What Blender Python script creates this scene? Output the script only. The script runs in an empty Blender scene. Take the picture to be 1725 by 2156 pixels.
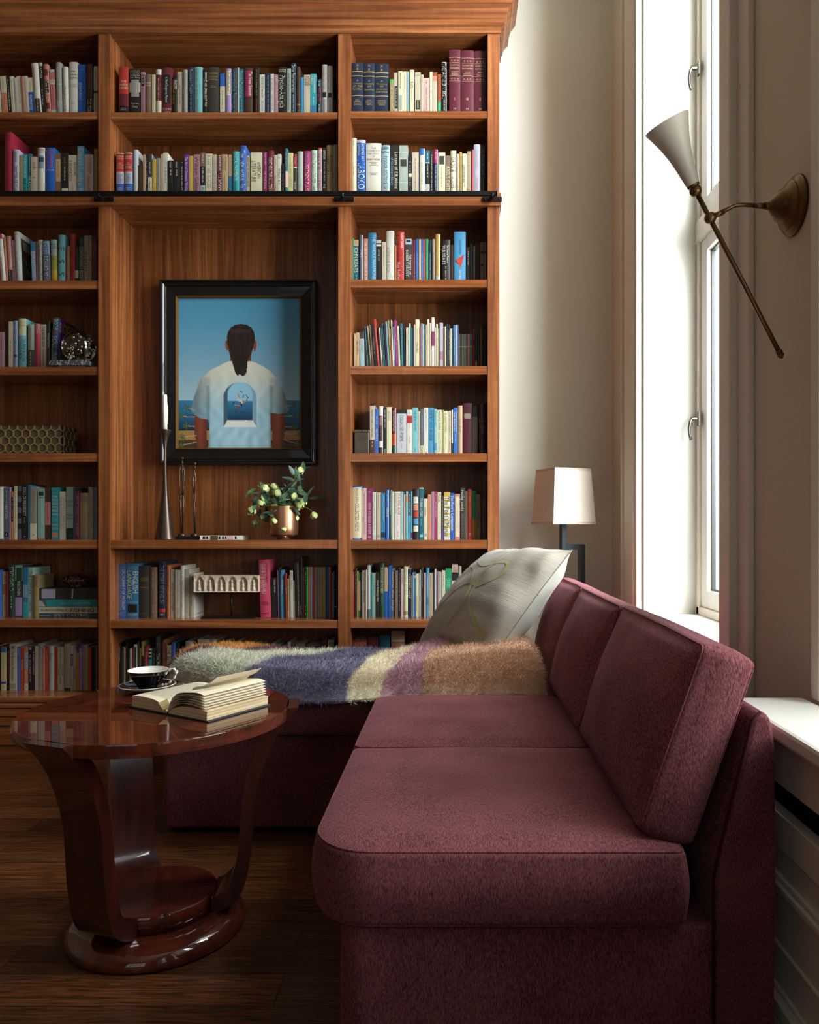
import bpy, bmesh, math, random
from mathutils import Vector, Matrix, noise
random.seed(7)
PI = math.pi
# ---------------------------------------------------------------- camera, world, light, exposure
sc = bpy.context.scene
COL = sc.collection
F = 1600.0            # focal length in pixels of the 1725 x 2156 frame
VX, VY, EYE = 958.0, 1110.0, 1.12
cam = bpy.data.cameras.new('camera'); camo = bpy.data.objects.new('camera', cam); COL.objects.link(camo)
cam.sensor_fit = 'HORIZONTAL'; cam.sensor_width = 36.0; cam.lens = F/1725*36
cam.shift_x = (862.5-VX)/1725; cam.shift_y = (VY-1078)/1725
cam.clip_start = .02
camo.location = (0, 0, EYE); camo.rotation_euler = (PI/2, 0, 0)
sc.camera = camo
sc.view_settings.view_transform = 'Standard'; sc.view_settings.look = 'None'
sc.view_settings.gamma = 1; sc.view_settings.use_curve_mapping = False
sc.view_settings.exposure = 0.0
w = bpy.data.worlds.new('world'); sc.world = w; w.use_nodes = True
bg = w.node_tree.nodes['Background']; bg.inputs[0].default_value = (.86, .93, 1, 1); bg.inputs[1].default_value = .8
def area(name, loc, sx, sy, rot, power, col=(.96, .985, 1)):
    l = bpy.data.lights.new(name, 'AREA'); l.shape = 'RECTANGLE'; l.size = sx; l.size_y = sy
    l.energy = power; l.color = col
    o = bpy.data.objects.new(name, l); COL.objects.link(o); o.location = loc; o.rotation_euler = rot
    return o
# daylight standing outside each window, plus one added low fill (light faces -X: rotate the -Z axis to -X)
area('daylight_far_window', (1.86, 1.8, 3.0), 3.9, 1.25, (0, math.radians(80), math.radians(-55)), 205)
area('daylight_far_window_side', (2.0, 2.45, 2.9), 3.8, 1.5, (0, math.radians(79), math.radians(-14)), 530)
area('daylight_near_window', (2.3, 1.1, 3.2), 3.4, 1.1, (0, math.radians(72), math.radians(-42)), 170)
area('fill_near_window_low', (2.3, -.1, 1.45), 1.1, 1.6, (0, math.radians(96), math.radians(-52)), 48)  # added low fill lamp, brightens the books of the left bay
area('daylight_rear_side_window', (1.75, -1.6, 3.0), 3.6, 1.7, (0, math.radians(78), math.radians(-15)), 14)
area('daylight_rear_window', (-1.4, -3.4, 2.7), 2.2, 3.0, (math.radians(84), 0, 0), 5)
try:
    sc.cycles.max_bounces = 10; sc.cycles.transparent_max_bounces = 16
    sc.cycles.caustics_reflective = False; sc.cycles.caustics_refractive = False
    sc.cycles.use_denoising = True; sc.cycles.sample_clamp_indirect = 6
except Exception: pass

# ---------------------------------------------------------------- helpers
def P(px, py, Y): return Vector(((px-VX)*Y/F, Y, EYE-(py-VY)*Y/F))
def XX(px, Y): return (px-VX)*Y/F
def ZZ(py, Y): return EYE-(py-VY)*Y/F
def lin(h):
    h = h.lstrip('#'); out = []
    for i in (0, 2, 4):
        c = int(h[i:i+2], 16)/255
        out.append(c/12.92 if c <= .04045 else ((c+.055)/1.055)**2.4)
    return (*out, 1)
class MB:
    def __init__(s): s.v = []; s.f = []; s.m = []; s.sm = []
    def add(s, vs, fs, mat=0, smooth=False, M=None):
        b = len(s.v)
        s.v += [tuple(M @ Vector(v)) for v in vs] if M is not None else [tuple(v) for v in vs]
        for f in fs:
            s.f.append(tuple(b+i for i in f)); s.m.append(mat); s.sm.append(smooth)
        return b
    def box(s, x0, x1, y0, y1, z0, z1, mat=0, M=None):
        vs = [(x0,y0,z0),(x1,y0,z0),(x1,y1,z0),(x0,y1,z0),(x0,y0,z1),(x1,y0,z1),(x1,y1,z1),(x0,y1,z1)]
        s.add(vs, [(0,3,2,1),(4,5,6,7),(0,1,5,4),(1,2,6,5),(2,3,7,6),(3,0,4,7)], mat, False, M)
    def prism(s, pts, a0, a1, axis='y', mat=0, M=None, smooth=False):
        # pts in the plane across the axis: y -> (x,z), x -> (y,z), z -> (x,y)
        def mk(p, a):
            return (p[0], a, p[1]) if axis == 'y' else ((a, p[0], p[1]) if axis == 'x' else (p[0], p[1], a))
        n = len(pts); vs = [mk(p, a0) for p in pts]+[mk(p, a1) for p in pts]
        b = s.add(vs, [(i, (i+1) % n, n+(i+1) % n, n+i) for i in range(n)], mat, smooth, M)
        s.f.append(tuple(b+i for i in range(n))[::-1]); s.m.append(mat); s.sm.append(False)
        s.f.append(tuple(b+n+i for i in range(n))); s.m.append(mat); s.sm.append(False)
    def loops(s, L, mat=0, smooth=True, close=True, cap0=False, cap1=False, M=None):
        n = len(L[0]); vs = [p for l in L for p in l]; fs = []
        for k in range(len(L)-1):
            for i in range(n if close else n-1):
                j = (i+1) % n
                fs.append((k*n+i, k*n+j, (k+1)*n+j, (k+1)*n+i))
        b = s.add(vs, fs, mat, smooth, M)
        for c_, k in ((cap0, 0), (cap1, len(L)-1)):
            if c_:
                t = tuple(b+k*n+i for i in range(n)); s.f.append(t[::-1] if k == 0 else t); s.m.append(mat); s.sm.append(False)
    def lathe(s, prof, c=(0,0,0), seg=40, mat=0, M=None, cap0=True, cap1=True):
        n_ = len(prof); cut = [0]
        for k in range(1, n_-1):
            a = Vector((prof[k][0]-prof[k-1][0], prof[k][1]-prof[k-1][1])); b_ = Vector((prof[k+1][0]-prof[k][0], prof[k+1][1]-prof[k][1]))
            if a.length > 1e-9 and b_.length > 1e-9 and a.angle(b_) > .62: cut.append(k)
        cut.append(n_-1)
        if len(cut) > 2:
            for k in range(len(cut)-1):
                s.lathe(prof[cut[k]:cut[k+1]+1], c, seg, mat, M, cap0 and k == 0, cap1 and k == len(cut)-2) if cut[k+1]-cut[k] < n_-1 else None
            return
        L = [[(c[0]+r*math.cos(2*PI*i/seg), c[1]+r*math.sin(2*PI*i/seg), c[2]+z) for i in range(seg)] for r, z in prof]
        s.loops(L, mat, True, True, cap0, cap1, M)
    def tube(s, pts, rad, seg=10, mat=0, M=None, caps=True, square=False):
        pts = [Vector(p) for p in pts]; L = []
        if not hasattr(rad, '__len__'): rad = [rad]*len(pts)
        up = None
        for i, p in enumerate(pts):
            d = (pts[min(i+1, len(pts)-1)]-pts[max(i-1, 0)]).normalized()
            if up is None:
                up = Vector((0, 0, 1)) if abs(d.z) < .9 else Vector((0, 1, 0))
            a = d.cross(up).normalized(); b = a.cross(d).normalized(); up = b
            L.append([tuple(p+rad[i]*(a*math.cos(2*PI*k/seg)+b*math.sin(2*PI*k/seg))) for k in range(seg)])
        s.loops(L, mat, True, True, caps, caps, M)
    def sphere(s, c, r, mat=0, M=None, n=12, sc=(1,1,1)):
        prof = [(r*math.sin(PI*k/n), -r*math.cos(PI*k/n)) for k in range(n+1)]
        prof[0] = (1e-5, -r); prof[-1] = (1e-5, r)
        S = Matrix.Translation(c) @ Matrix.Diagonal((*sc, 1))
        s.lathe(prof, (0,0,0), 2*n, mat, (M @ S) if M is not None else S)
    def build(s, name, mats, parent=None, bevel=0, loc=None, rot=None, fix=False, sub=0):
        me = bpy.data.meshes.new(name); me.from_pydata(s.v, [], s.f)
        if not isinstance(mats, (list, tuple)): mats = [mats]
        for m in mats: me.materials.append(m)
        me.polygons.foreach_set('material_index', s.m); me.polygons.foreach_set('use_smooth', s.sm)
        if fix:
            bm = bmesh.new(); bm.from_mesh(me); bmesh.ops.remove_doubles(bm, verts=bm.verts, dist=1e-5)
            bmesh.ops.recalc_face_normals(bm, faces=bm.faces); bm.to_mesh(me); bm.free()
        me.update()
        o = bpy.data.objects.new(name, me); COL.objects.link(o)
        if parent: o.parent = parent
        if loc: o.location = loc
        if rot: o.rotation_euler = rot
        if bevel:
            b = o.modifiers.new('bevel', 'BEVEL'); b.width = bevel; b.segments = 2; b.limit_method = 'ANGLE'
            b.harden_normals = False
        if sub:
            b = o.modifiers.new('sub', 'SUBSURF'); b.levels = b.render_levels = sub
        return o
def tag(o, label=None, cat=None, group=None, kind=None):
    if label: o['label'] = label
    if cat: o['category'] = cat
    if group: o['group'] = group
    if kind: o['kind'] = kind
    return o
def thing(name, label, cat, loc=(0,0,0), rz=0, group=None):
    o = bpy.data.objects.new(name, None); COL.objects.link(o); o.location = loc; o.rotation_euler = (0,0,rz)
    o.empty_display_size = .05
    return tag(o, label, cat, group)
# ---------------------------------------------------------------- materials
MATS = {}
def newmat(name):
    m = bpy.data.materials.new(name); m.use_nodes = True; nt = m.node_tree
    return m, nt, nt.nodes['Principled BSDF']
def nd(nt, typ, **kw):
    n = nt.nodes.new(typ)
    for k, v in kw.items():
        if k in n.inputs: n.inputs[k].default_value = v
        else: setattr(n, k, v)
    return n
def simple(name, col, rough=.5, metal=0, spec=.5, sheen=0, coat=0, bump=0, bscale=200, var=0, vscale=8, trans=0, alpha=1):
    if name in MATS: return MATS[name]
    m, nt, b = newmat(name)
    c = lin(col) if isinstance(col, str) else (*col, 1)
    b.inputs['Base Color'].default_value = c; b.inputs['Roughness'].default_value = rough
    b.inputs['Metallic'].default_value = metal; b.inputs['Specular IOR Level'].default_value = spec
    b.inputs['Sheen Weight'].default_value = sheen; b.inputs['Coat Weight'].default_value = coat
    b.inputs['Transmission Weight'].default_value = trans
    tc = nd(nt, 'ShaderNodeTexCoord')
    if bump:
        n = nd(nt, 'ShaderNodeTexNoise', Scale=bscale, Detail=3.0); nt.links.new(tc.outputs['Object'], n.inputs['Vector'])
        bp = nd(nt, 'ShaderNodeBump', Strength=bump, Distance=.002); nt.links.new(n.outputs[0], bp.inputs['Height'])
        nt.links.new(bp.outputs[0], b.inputs['Normal'])
    n2 = nd(nt, 'ShaderNodeTexNoise', Scale=vscale, Detail=4.0); nt.links.new(tc.outputs['Object'], n2.inputs['Vector'])
    mr = nd(nt, 'ShaderNodeMapRange'); v = var or .03
    mr.inputs[3].default_value = 1-v*2; mr.inputs[4].default_value = 1+v*2
    nt.links.new(n2.outputs[0], mr.inputs[0])
    mx = nd(nt, 'ShaderNodeVectorMath', operation='SCALE'); mx.inputs[0].default_value = c[:3]
    nt.links.new(mr.outputs[0], mx.inputs['Scale']); nt.links.new(mx.outputs[0], b.inputs['Base Color'])
    MATS[name] = m; return m
def wood(name, c0, c1, c2, axis='z', rough=.35, coat=.15, fig=1.0, scale=1.0, spec=.4):
    """straight-grained timber; axis = direction of the grain"""
    if name in MATS: return MATS[name]
    m, nt, b = newmat(name); L = nt.links.new
    tc = nd(nt, 'ShaderNodeTexCoord')
    sc1 = {'z': (55, 55, 1.6), 'x': (1.6, 55, 55), 'y': (55, 1.6, 55)}[axis]
    sc2 = {'z': (9, 9, .7), 'x': (.7, 9, 9), 'y': (9, .7, 9)}[axis]
    sc3 = {'z': (14, 14, 22), 'x': (22, 14, 14), 'y': (14, 22, 14)}[axis]
    def nz(s, det, dist):
        mp = nd(nt, 'ShaderNodeMapping'); mp.inputs['Scale'].default_value = [k*scale for k in s]; L(tc.outputs['Object'], mp.inputs[0])
        n = nd(nt, 'ShaderNodeTexNoise', Scale=1.0, Detail=det, Distortion=dist); L(mp.outputs[0], n.inputs['Vector']); return n
    n1 = nz(sc1, 5.0, .35*fig); n2 = nz(sc2, 3.0, .8); n3 = nz(sc3, 2.0, 1.2)
    r = nd(nt, 'ShaderNodeValToRGB'); r.color_ramp.elements[0].position = .3; r.color_ramp.elements[1].position = .72
    r.color_ramp.elements[0].color = lin(c0); r.color_ramp.elements[1].color = lin(c2)
    e = r.color_ramp.elements.new(.5); e.color = lin(c1)
    a = nd(nt, 'ShaderNodeMath', operation='MULTIPLY_ADD'); L(n1.outputs[0], a.inputs[0]); a.inputs[1].default_value = .6
    a2 = nd(nt, 'ShaderNodeMath', operation='MULTIPLY'); L(n2.outputs[0], a2.inputs[0]); a2.inputs[1].default_value = .3
    a3 = nd(nt, 'ShaderNodeMath', operation='MULTIPLY_ADD'); L(n3.outputs[0], a3.inputs[0]); a3.inputs[1].default_value = .1; L(a2.outputs[0], a3.inputs[2])
    L(a3.outputs[0], a.inputs[2]); L(a.outputs[0], r.inputs[0]); L(r.outputs[0], b.inputs['Base Color'])
    bp = nd(nt, 'ShaderNodeBump', Strength=.12, Distance=.001); L(n1.outputs[0], bp.inputs['Height']); L(bp.outputs[0], b.inputs['Normal'])
    b.inputs['Roughness'].default_value = rough; b.inputs['Coat Weight'].default_value = coat; b.inputs['Coat Roughness'].default_value = .25
    b.inputs['Specular IOR Level'].default_value = spec
    MATS[name] = m; return m
def attrmat(name, rough=.6, spec=.3, sheen=0, bump=0, bscale=300):
    m, nt, b = newmat(name)
    a = nd(nt, 'ShaderNodeAttribute', attribute_name='paint'); nt.links.new(a.outputs['Color'], b.inputs['Base Color'])
    b.inputs['Roughness'].default_value = rough; b.inputs['Specular IOR Level'].default_value = spec; b.inputs['Sheen Weight'].default_value = sheen
    if bump:
        tc = nd(nt, 'ShaderNodeTexCoord'); n = nd(nt, 'ShaderNodeTexNoise', Scale=bscale, Detail=3.0); nt.links.new(tc.outputs['Object'], n.inputs['Vector'])
        bp = nd(nt, 'ShaderNodeBump', Strength=bump, Distance=.002); nt.links.new(n.outputs[0], bp.inputs['Height']); nt.links.new(bp.outputs[0], b.inputs['Normal'])
    return m
WC = ('#48230f', '#784423', '#a56b42')
WV = wood('walnut_upright', *WC, axis='z'); WH = wood('walnut_rail', *WC, axis='x')
WY = wood('walnut_shelf', *WC, axis='x', rough=.22, coat=.5)
WB = wood('walnut_back', '#3d1d0b', '#70401e', '#985d33', axis='z', fig=4.5, scale=.7)
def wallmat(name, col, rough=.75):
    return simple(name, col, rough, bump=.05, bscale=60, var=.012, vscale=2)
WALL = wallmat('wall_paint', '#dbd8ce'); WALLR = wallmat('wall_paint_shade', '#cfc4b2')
TRIM = simple('trim_paint', '#dcd3c6', .42, bump=.03, bscale=30, var=.01)
WHITE = simple('white_paint', '#d9d7d0', .4, bump=.02, bscale=30, var=.01)
# ---------------------------------------------------------------- room
BY = 3.73; BACK = 4.02; WX = .83; CEIL = 4.65
def struct(mb, name, mats, **k):
    return tag(mb.build(name, mats, **k), kind='structure')
# floor: boards laid along x
m, nt, b = newmat('oak_floor'); L = nt.links.new
tc = nd(nt, 'ShaderNodeTexCoord')
br = nd(nt, 'ShaderNodeTexBrick', Scale=1.0); br.offset = .37; br.offset_frequency = 2
br.inputs['Brick Width'].default_value = 1.15; br.inputs['Row Height'].default_value = .127; br.inputs['Mortar Size'].default_value = .0016
br.inputs['Color1'].default_value = (0,0,0,1); br.inputs['Color2'].default_value = (1,1,1,1); br.inputs['Mortar'].default_value = (.5,.5,.5,1); br.inputs['Bias'].default_value = 0
L(tc.outputs['Object'], br.inputs['Vector'])
mp = nd(nt, 'ShaderNodeMapping'); mp.inputs['Scale'].default_value = (7, 130, 1); L(tc.outputs['Object'], mp.inputs[0])
off = nd(nt, 'ShaderNodeVectorMath', operation='MULTIPLY_ADD'); L(br.outputs['Color'], off.inputs[0]); off.inputs[1].default_value = (13, 17, 0); L(mp.outputs[0], off.inputs[2])
n1 = nd(nt, 'ShaderNodeTexNoise', Scale=1.0, Detail=6.0, Distortion=1.3); L(off.outputs[0], n1.inputs['Vector'])
r = nd(nt, 'ShaderNodeValToRGB'); r.color_ramp.elements[0].position = .32; r.color_ramp.elements[0].color = lin('#331a0c'); r.color_ramp.elements[1].position = .68; r.color_ramp.elements[1].color = lin('#7d4c2c')
e = r.color_ramp.elements.new(.5); e.color = lin('#5c3519')
L(n1.outputs[0], r.inputs[0])
mr = nd(nt, 'ShaderNodeMapRange'); mr.inputs[3].default_value = .55; mr.inputs[4].default_value = 1.15; L(br.outputs['Color'], mr.inputs[0])
mm = nd(nt, 'ShaderNodeMath', operation='MULTIPLY_ADD'); mm.inputs[1].default_value = -.8; mm.inputs[2].default_value = 1.0; L(br.outputs['Fac'], mm.inputs[0])
m2 = nd(nt, 'ShaderNodeMath', operation='MULTIPLY'); L(mr.outputs[0], m2.inputs[0]); L(mm.outputs[0], m2.inputs[1])
sc_ = nd(nt, 'ShaderNodeVectorMath', operation='SCALE'); L(r.outputs[0], sc_.inputs[0]); L(m2.outputs[0], sc_.inputs['Scale'])
L(sc_.outputs[0], b.inputs['Base Color']); b.inputs['Roughness'].default_value = .42; b.inputs['Specular IOR Level'].default_value = .35
bp = nd(nt, 'ShaderNodeBump', Strength=.25, Distance=.001); L(n1.outputs[0], bp.inputs['Height']); L(bp.outputs[0], b.inputs['Normal'])
FLOOR = m
DARKW = simple('panelled_wall', '#6d4a30', .5)
q = MB(); q.box(-3.6, WX, -3.0, BACK, -.06, 0); struct(q, 'floor', FLOOR)
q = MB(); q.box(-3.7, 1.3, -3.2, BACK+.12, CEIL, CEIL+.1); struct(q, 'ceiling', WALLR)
q = MB(); q.box(-3.7, 1.3, BACK, BACK+.12, -.06, CEIL); struct(q, 'wall_back', WALL)
q = MB(); q.box(-3.72, -3.6, -3.2, BACK, -.06, CEIL); struct(q, 'wall_left', DARKW)
# wall behind the camera, with one wide window opening
q = MB(); q.box(-3.6, -2.5, -3.2, -3.0, 0, CEIL); q.box(-.3, WX, -3.2, -3.0, 0, CEIL)
q.box(-2.5, -.3, -3.2, -3.0, 0, .9); q.box(-2.5, -.3, -3.2, -3.0, 3.9, CEIL); struct(q, 'wall_front', DARKW)
# right wall with three tall openings
ZS, ZT = .74, 4.35
W1 = (2.277, 3.35); W2 = (.15, 1.63); W3 = (-2.3, -.8); XO = 1.18
q = MB()
for y0, y1 in ((W1[1], BACK), (W2[1], W1[0]), (W3[1], W2[0]), (-3.2, W3[0])): q.box(WX, XO, y0, y1, 0, CEIL)
for y0, y1 in (W1, W2, W3):
    q.box(WX, XO, y0, y1, 0, ZS-.03); q.box(WX, XO, y0, y1, ZT, CEIL)
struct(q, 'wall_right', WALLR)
GL, nt, b = newmat('window_glass')
nt.nodes.remove(b); o_ = nt.nodes['Material Output']
tr = nd(nt, 'ShaderNodeBsdfTransparent'); tr.inputs[0].default_value = (.96, .98, .97, 1); gl = nd(nt, 'ShaderNodeBsdfGlossy', Roughness=.02)
mx = nd(nt, 'ShaderNodeMixShader'); mx.inputs[0].default_value = .07
nt.links.new(tr.outputs[0], mx.inputs[1]); nt.links.new(gl.outputs[0], mx.inputs[2]); nt.links.new(mx.outputs[0], o_.inputs[0])
SEAL = simple('black_seal', '#1c2022', .5); STEEL = simple('brushed_steel', '#6f6c64', .35, 1)
LINING = simple('lining_paint_dimmed', '#bfbdb6', .45, bump=.02, bscale=30, var=.01)  # white paint dimmed in its colour so the strong daylight burns out less
def window(name, y0, y1, rz, casing=True):
    # jamb linings, sashes hinged in the depth of the wall, glass, sill
    root = thing(name, None, None, (WX, y0, ZS)); tag(root, kind='structure'); T = Matrix.Translation((-WX, -y0, -ZS))
    q = MB()   # linings of the reveal (white, greyed against the strong daylight)
    q.box(WX, XO, y1-.012, y1, ZS, ZT, 0, T); q.box(WX, XO, y0, y0+.012, ZS, ZT, 0, T); q.box(WX, XO, y0, y1, ZT-.012, ZT, 0, T)
    q.build('window_lining', LINING, root, .002)
    q = MB(); q.box(WX-.012, XO, y0, y1, ZS-.03, ZS, 0, T); q.build('window_sill', WHITE, root, .004)
    q = MB(); xf = 1.06
    for a, c in ((y0+.012, y0+.045), (y1-.045, y1-.012)): q.box(xf, xf+.09, a, c, ZS, ZT, 0, T)
    q.box(xf, xf+.09, y0, y1, ZS, ZS+.035, 0, T); q.box(xf, xf+.09, y0, y1, ZT-.04, ZT, 0, T)
    q.box(xf-.004, xf+.09, y0, y1, rz, rz+.095, 0, T)
    q.build('window_frame', TRIM, root, .003)
    for k, (a, c) in enumerate(((ZS+.035, rz), (rz+.095, ZT-.04))):
        s_ = MB(); x2 = xf+.012; w_ = .075
        s_.box(x2, x2+.05, y0+.045, y0+.045+w_, a, c, 0, T); s_.box(x2, x2+.05, y1-.045-w_, y1-.045, a, c, 0, T)
        s_.box(x2, x2+.05, y0+.045+w_, y1-.045-w_, a, a+.075, 0, T); s_.box(x2, x2+.05, y0+.045+w_, y1-.045-w_, c-.06, c, 0, T)
        so = s_.build('window_sash', WHITE, root, .004)
        g = MB(); ya, yb, za, zb = y0+.12, y1-.12, a+.075, c-.06
        g.box(x2+.024, x2+.03, ya+.004, yb-.004, za+.004, zb-.004, 0, T); g.build('window_pane', GL, so)
        g = MB()
        for t in ((ya, ya+.008, za, zb), (yb-.008, yb, za, zb)): g.box(x2+.018, x2+.036, t[0], t[1], t[2], t[3], 0, T)
        g.box(x2+.018, x2+.036, ya+.008, yb-.008, za, za+.008, 0, T); g.box(x2+.018, x2+.036, ya+.008, yb-.008, zb-.008, zb, 0, T)
        g.build('glazing_seal', SEAL, so)
    for hz in (1.56, 3.08):
        h = MB(); yy = y1-.055
        h.lathe([(.012, 0), (.012, .004), (.008, .008), (.007, .03), (.009, .034)], (0,0,0), 16, 0, T @ Matrix.Translation((xf-.002, yy, hz+.03)) @ Matrix.Rotation(-PI/2, 4, 'Y'))
        h.box(xf-.006, xf, yy-.012, yy+.012, hz, hz+.06, 0, T)
        h.tube([(xf-.03, yy, hz+.036), (xf-.038, yy, hz+.02), (xf-.044, yy, hz-.01), (xf-.042, yy, hz-.04), (xf-.036, yy, hz-.062)], [.007, .0075, .006, .0055, .006], 10, 0, T)
        h.build('window_handle', STEEL, root)
    return root
window('window_1', *W1, 2.36); window('window_2', *W2, 2.36); window('window_3', *W3, 2.36)
# rear window: frame with glazing bars
root = thing('window_4', None, None, (-1.4, -3.0, .9)); tag(root, kind='structure'); T = Matrix.Translation((1.4, 3.0, -.9))
q = MB()
for x in (-2.5, -1.95, -1.43, -.9, -.36): q.box(x, x+.06, -3.14, -3.08, .9, 3.9, 0, T)
for z in (.9, 1.65, 2.4, 3.1, 3.84): q.box(-2.5, -.3, -3.13, -3.09, z, z+.06, 0, T)
q.build('window_frame', WHITE, root)
g = MB(); g.box(-2.5, -.3, -3.115, -3.11, .9, 3.9, 0, T); g.build('window_pane', GL, root)
# casings: stepped boards round the far window and the near one
q = MB()
def casing(ya, sgn):    # ya = arris at the opening, sgn = direction away from it
    for d0, d1, x in ((0, .095, .79), (.095, .15, .80), (.15, .19, .785)):
        a, c = sorted((ya+sgn*d0, ya+sgn*d1)); q.box(x, WX, a, c, ZS if sgn else ZS, ZT+.2)
for d0, d1, x in ((0, .03, .80), (.03, .2, .79), (.2, .245, .80), (.245, .27, .788)): q.box(x, WX, W1[1]+d0, W1[1]+d1, 0, ZT+.2)
for d0, d1, x in ((0, .09, .79), (.09, .175, .812)): q.box(x, WX, W1[0]-d1, W1[0]-d0, 0, ZT+.2)
struct(q, 'trim_1', TRIM, bevel=.004)
q = MB()
for d0, d1, x in ((.0, .02, .80), (.02, .055, .79), (.055, .08, .80)): q.box(x, WX, W2[1]+d0, W2[1]+d1, ZS, ZT+.2)
struct(q, 'trim_2', TRIM, bevel=.003)
# stone reveal outside the far window
STONE = simple('pale_stone', '#d9d2c0', .8, bump=.4, bscale=40, var=.06, vscale=6)
q = MB()
q.box(XO, XO+.3, W1[1]-.03, W1[1]+.5, -.1, CEIL+.2); q.box(XO, XO+.1, W1[0]-.4, W1[0]+.02, -.1, CEIL+.2)
struct(q, 'trim_3', STONE)
# ledge over the radiator, running toward the camera under the near windows
LW = .645
rc = thing('radiator_cover', 'long painted radiator cover with a thick pale ledge under the near windows', 'radiator cover', (LW, 0, 0)); T = Matrix.Translation((-LW, 0, 0))
q = MB(); Y0, Y1 = -2.9, 1.71
q.box(LW-.025, WX-.045, Y0, Y1, .705, .738, 0, T); q.build('ledge', WHITE, rc, .008)
q = MB(); q.box(LW+.01, LW+.04, Y0, Y1-.02, .6, .703, 0, T); q.build('apron', TRIM, rc, .003)
q = MB(); q.box(LW+.05, LW+.06, Y0, Y1-.02, .02, .60, 0, T); q.build('slot_shade_sheet', simple('slot_shade_black', '#0c0a09', .8), rc)  # black sheet standing in for the shade inside the slot
q = MB(); q.box(LW+.012, LW+.04, Y0, Y1-.02, .47, .54, 0, T); q.box(LW+.022, LW+.04, Y0, Y1-.02, .1, .47, 0, T)
for z0, z1, x in ((.40, .412, .014), (.385, .40, .006), (.372, .385, .014), (.17, .18, .015), (.14, .17, 0.0), (.12, .14, .01), (0, .12, .004), (.26, .268, .016)):
    q.box(LW+x, LW+.04, Y0, Y1-.02, z0, z1, 0, T)
q.build('front_panel', TRIM, rc, .003)
q = MB(); q.box(LW+.04, WX-.002, Y1-.05, Y1-.02, 0, .705, 0, T); q.build('end_panel', TRIM, rc)

# ---------------------------------------------------------------- bookcase
bc = thing('bookcase', 'tall built-in walnut bookcase filling the back wall, with cornice and drawers', 'bookcase', (0, BY, 0)); T = Matrix.Translation((0, -BY, 0))
def bp_(name, mb, mat, bev=.0015): return mb.build(name, mat, bc, bev)
Yk = BACK-.012
xl = XX(-107, BY)
def U(name, p0, p1, y0=BY, z0=0, z1=ZZ(71, BY)):
    q = MB(); q.box(XX(p0, BY), XX(p1, BY), y0, Yk, z0, z1, 0, T); bp_(name, q, WV)
for a, c in ((-107, -82), (206.5, 231.5), (712, 738), (1027, 1052)): U('upright', a, c)
bays = {'L': (-82, 206.5), 'M': (231.5, 712), 'R': (738, 1027)}
SH = {'L': [(235, 249), (403, 434), (590, 608), (772, 789), (954, 972), (1137, 1155), (1304.5, 1321)],
      'M': [(235.5, 249), (403, 434), (1137, 1155), (1306, 1323)],
      'R': [(233, 248), (402.5, 434), (588, 605), (770, 788), (954, 972), (1137, 1155), (1305, 1322.5)]}
SZ = {}
for k, (a, c) in bays.items():
    for i, (t, u) in enumerate(SH[k]):
        q = MB(); z1, z0 = ZZ(t, BY), ZZ(u, BY); x0, x1 = XX(a, BY), XX(c, BY)
        if t < 410 and t > 400: z1 = ZZ(405, BY)
        q.box(x0, x1, BY+.004, Yk, z0, z1, 0, T); bp_('shelf', q, WY)
        SZ[(k, i)] = z1
    q = MB(); q.box(XX(a, BY), XX(c, BY), BACK-.012, BACK-.002, 0, ZZ(60, BY), 0, T); bp_('back_panel', q, WB, 0)
    q = MB(); q.box(XX(a, BY), XX(c, BY), BY+.002, Yk, ZZ(71, BY), ZZ(45, BY), 0, T); bp_('top_panel', q, WH)
# base: deeper plinth with drawers
BF = 3.68; zb = ZZ(1467, BF)
q = MB(); q.box(xl, XX(1052, BY), BF, Yk, zb-.028, zb, 0, T); bp_('base_shelf', q, WY)
for i in range(7): SZ[('base', i)] = zb
q = MB(); q.box(xl, XX(1052, BY), BF+.012, Yk, .02, zb-.028, 0, T); bp_('base_cabinet', q, WH)
z = zb-.028
edges = [ZZ(v, BF) for v in (1480, 1510, 1528, 1570, 1588)]
for a, c in ((xl, XX(219, BY)), (XX(221, BY), XX(724, BY)), (XX(726, BY), XX(1052, BY))):
    for j, (z1, z0) in enumerate(((zb-.033, ZZ(1491, BF)), (ZZ(1492.5, BF), ZZ(1509.5, BF)), (ZZ(1511, BF), ZZ(1528, BF)), (ZZ(1529.5, BF), ZZ(1570, BF)))):
        q = MB(); q.box(a+.002, c-.002, BF-.004+.004*(j % 2), BF+.012, z0, z1, 0, T); bp_('drawer_front', q, WH, .003)
q = MB(); q.box(xl, XX(1052, BY), BF+.004, BF+.02, 0, ZZ(1572, BF), 0, T); bp_('toe_board', q, WH)
# rail board carrying the ladder rail
q = MB(); zr1, zr0 = ZZ(405, BY-.02), ZZ(432, BY-.02)
q.box(xl-.006, XX(1055.5, BY), BY-.018, BY+.004, zr0, zr1, 0, T); q.box(XX(1051.5, BY), XX(1055.5, BY), BY, Yk, zr0, zr1, 0, T)
bp_('rail_board', q, WH)
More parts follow.
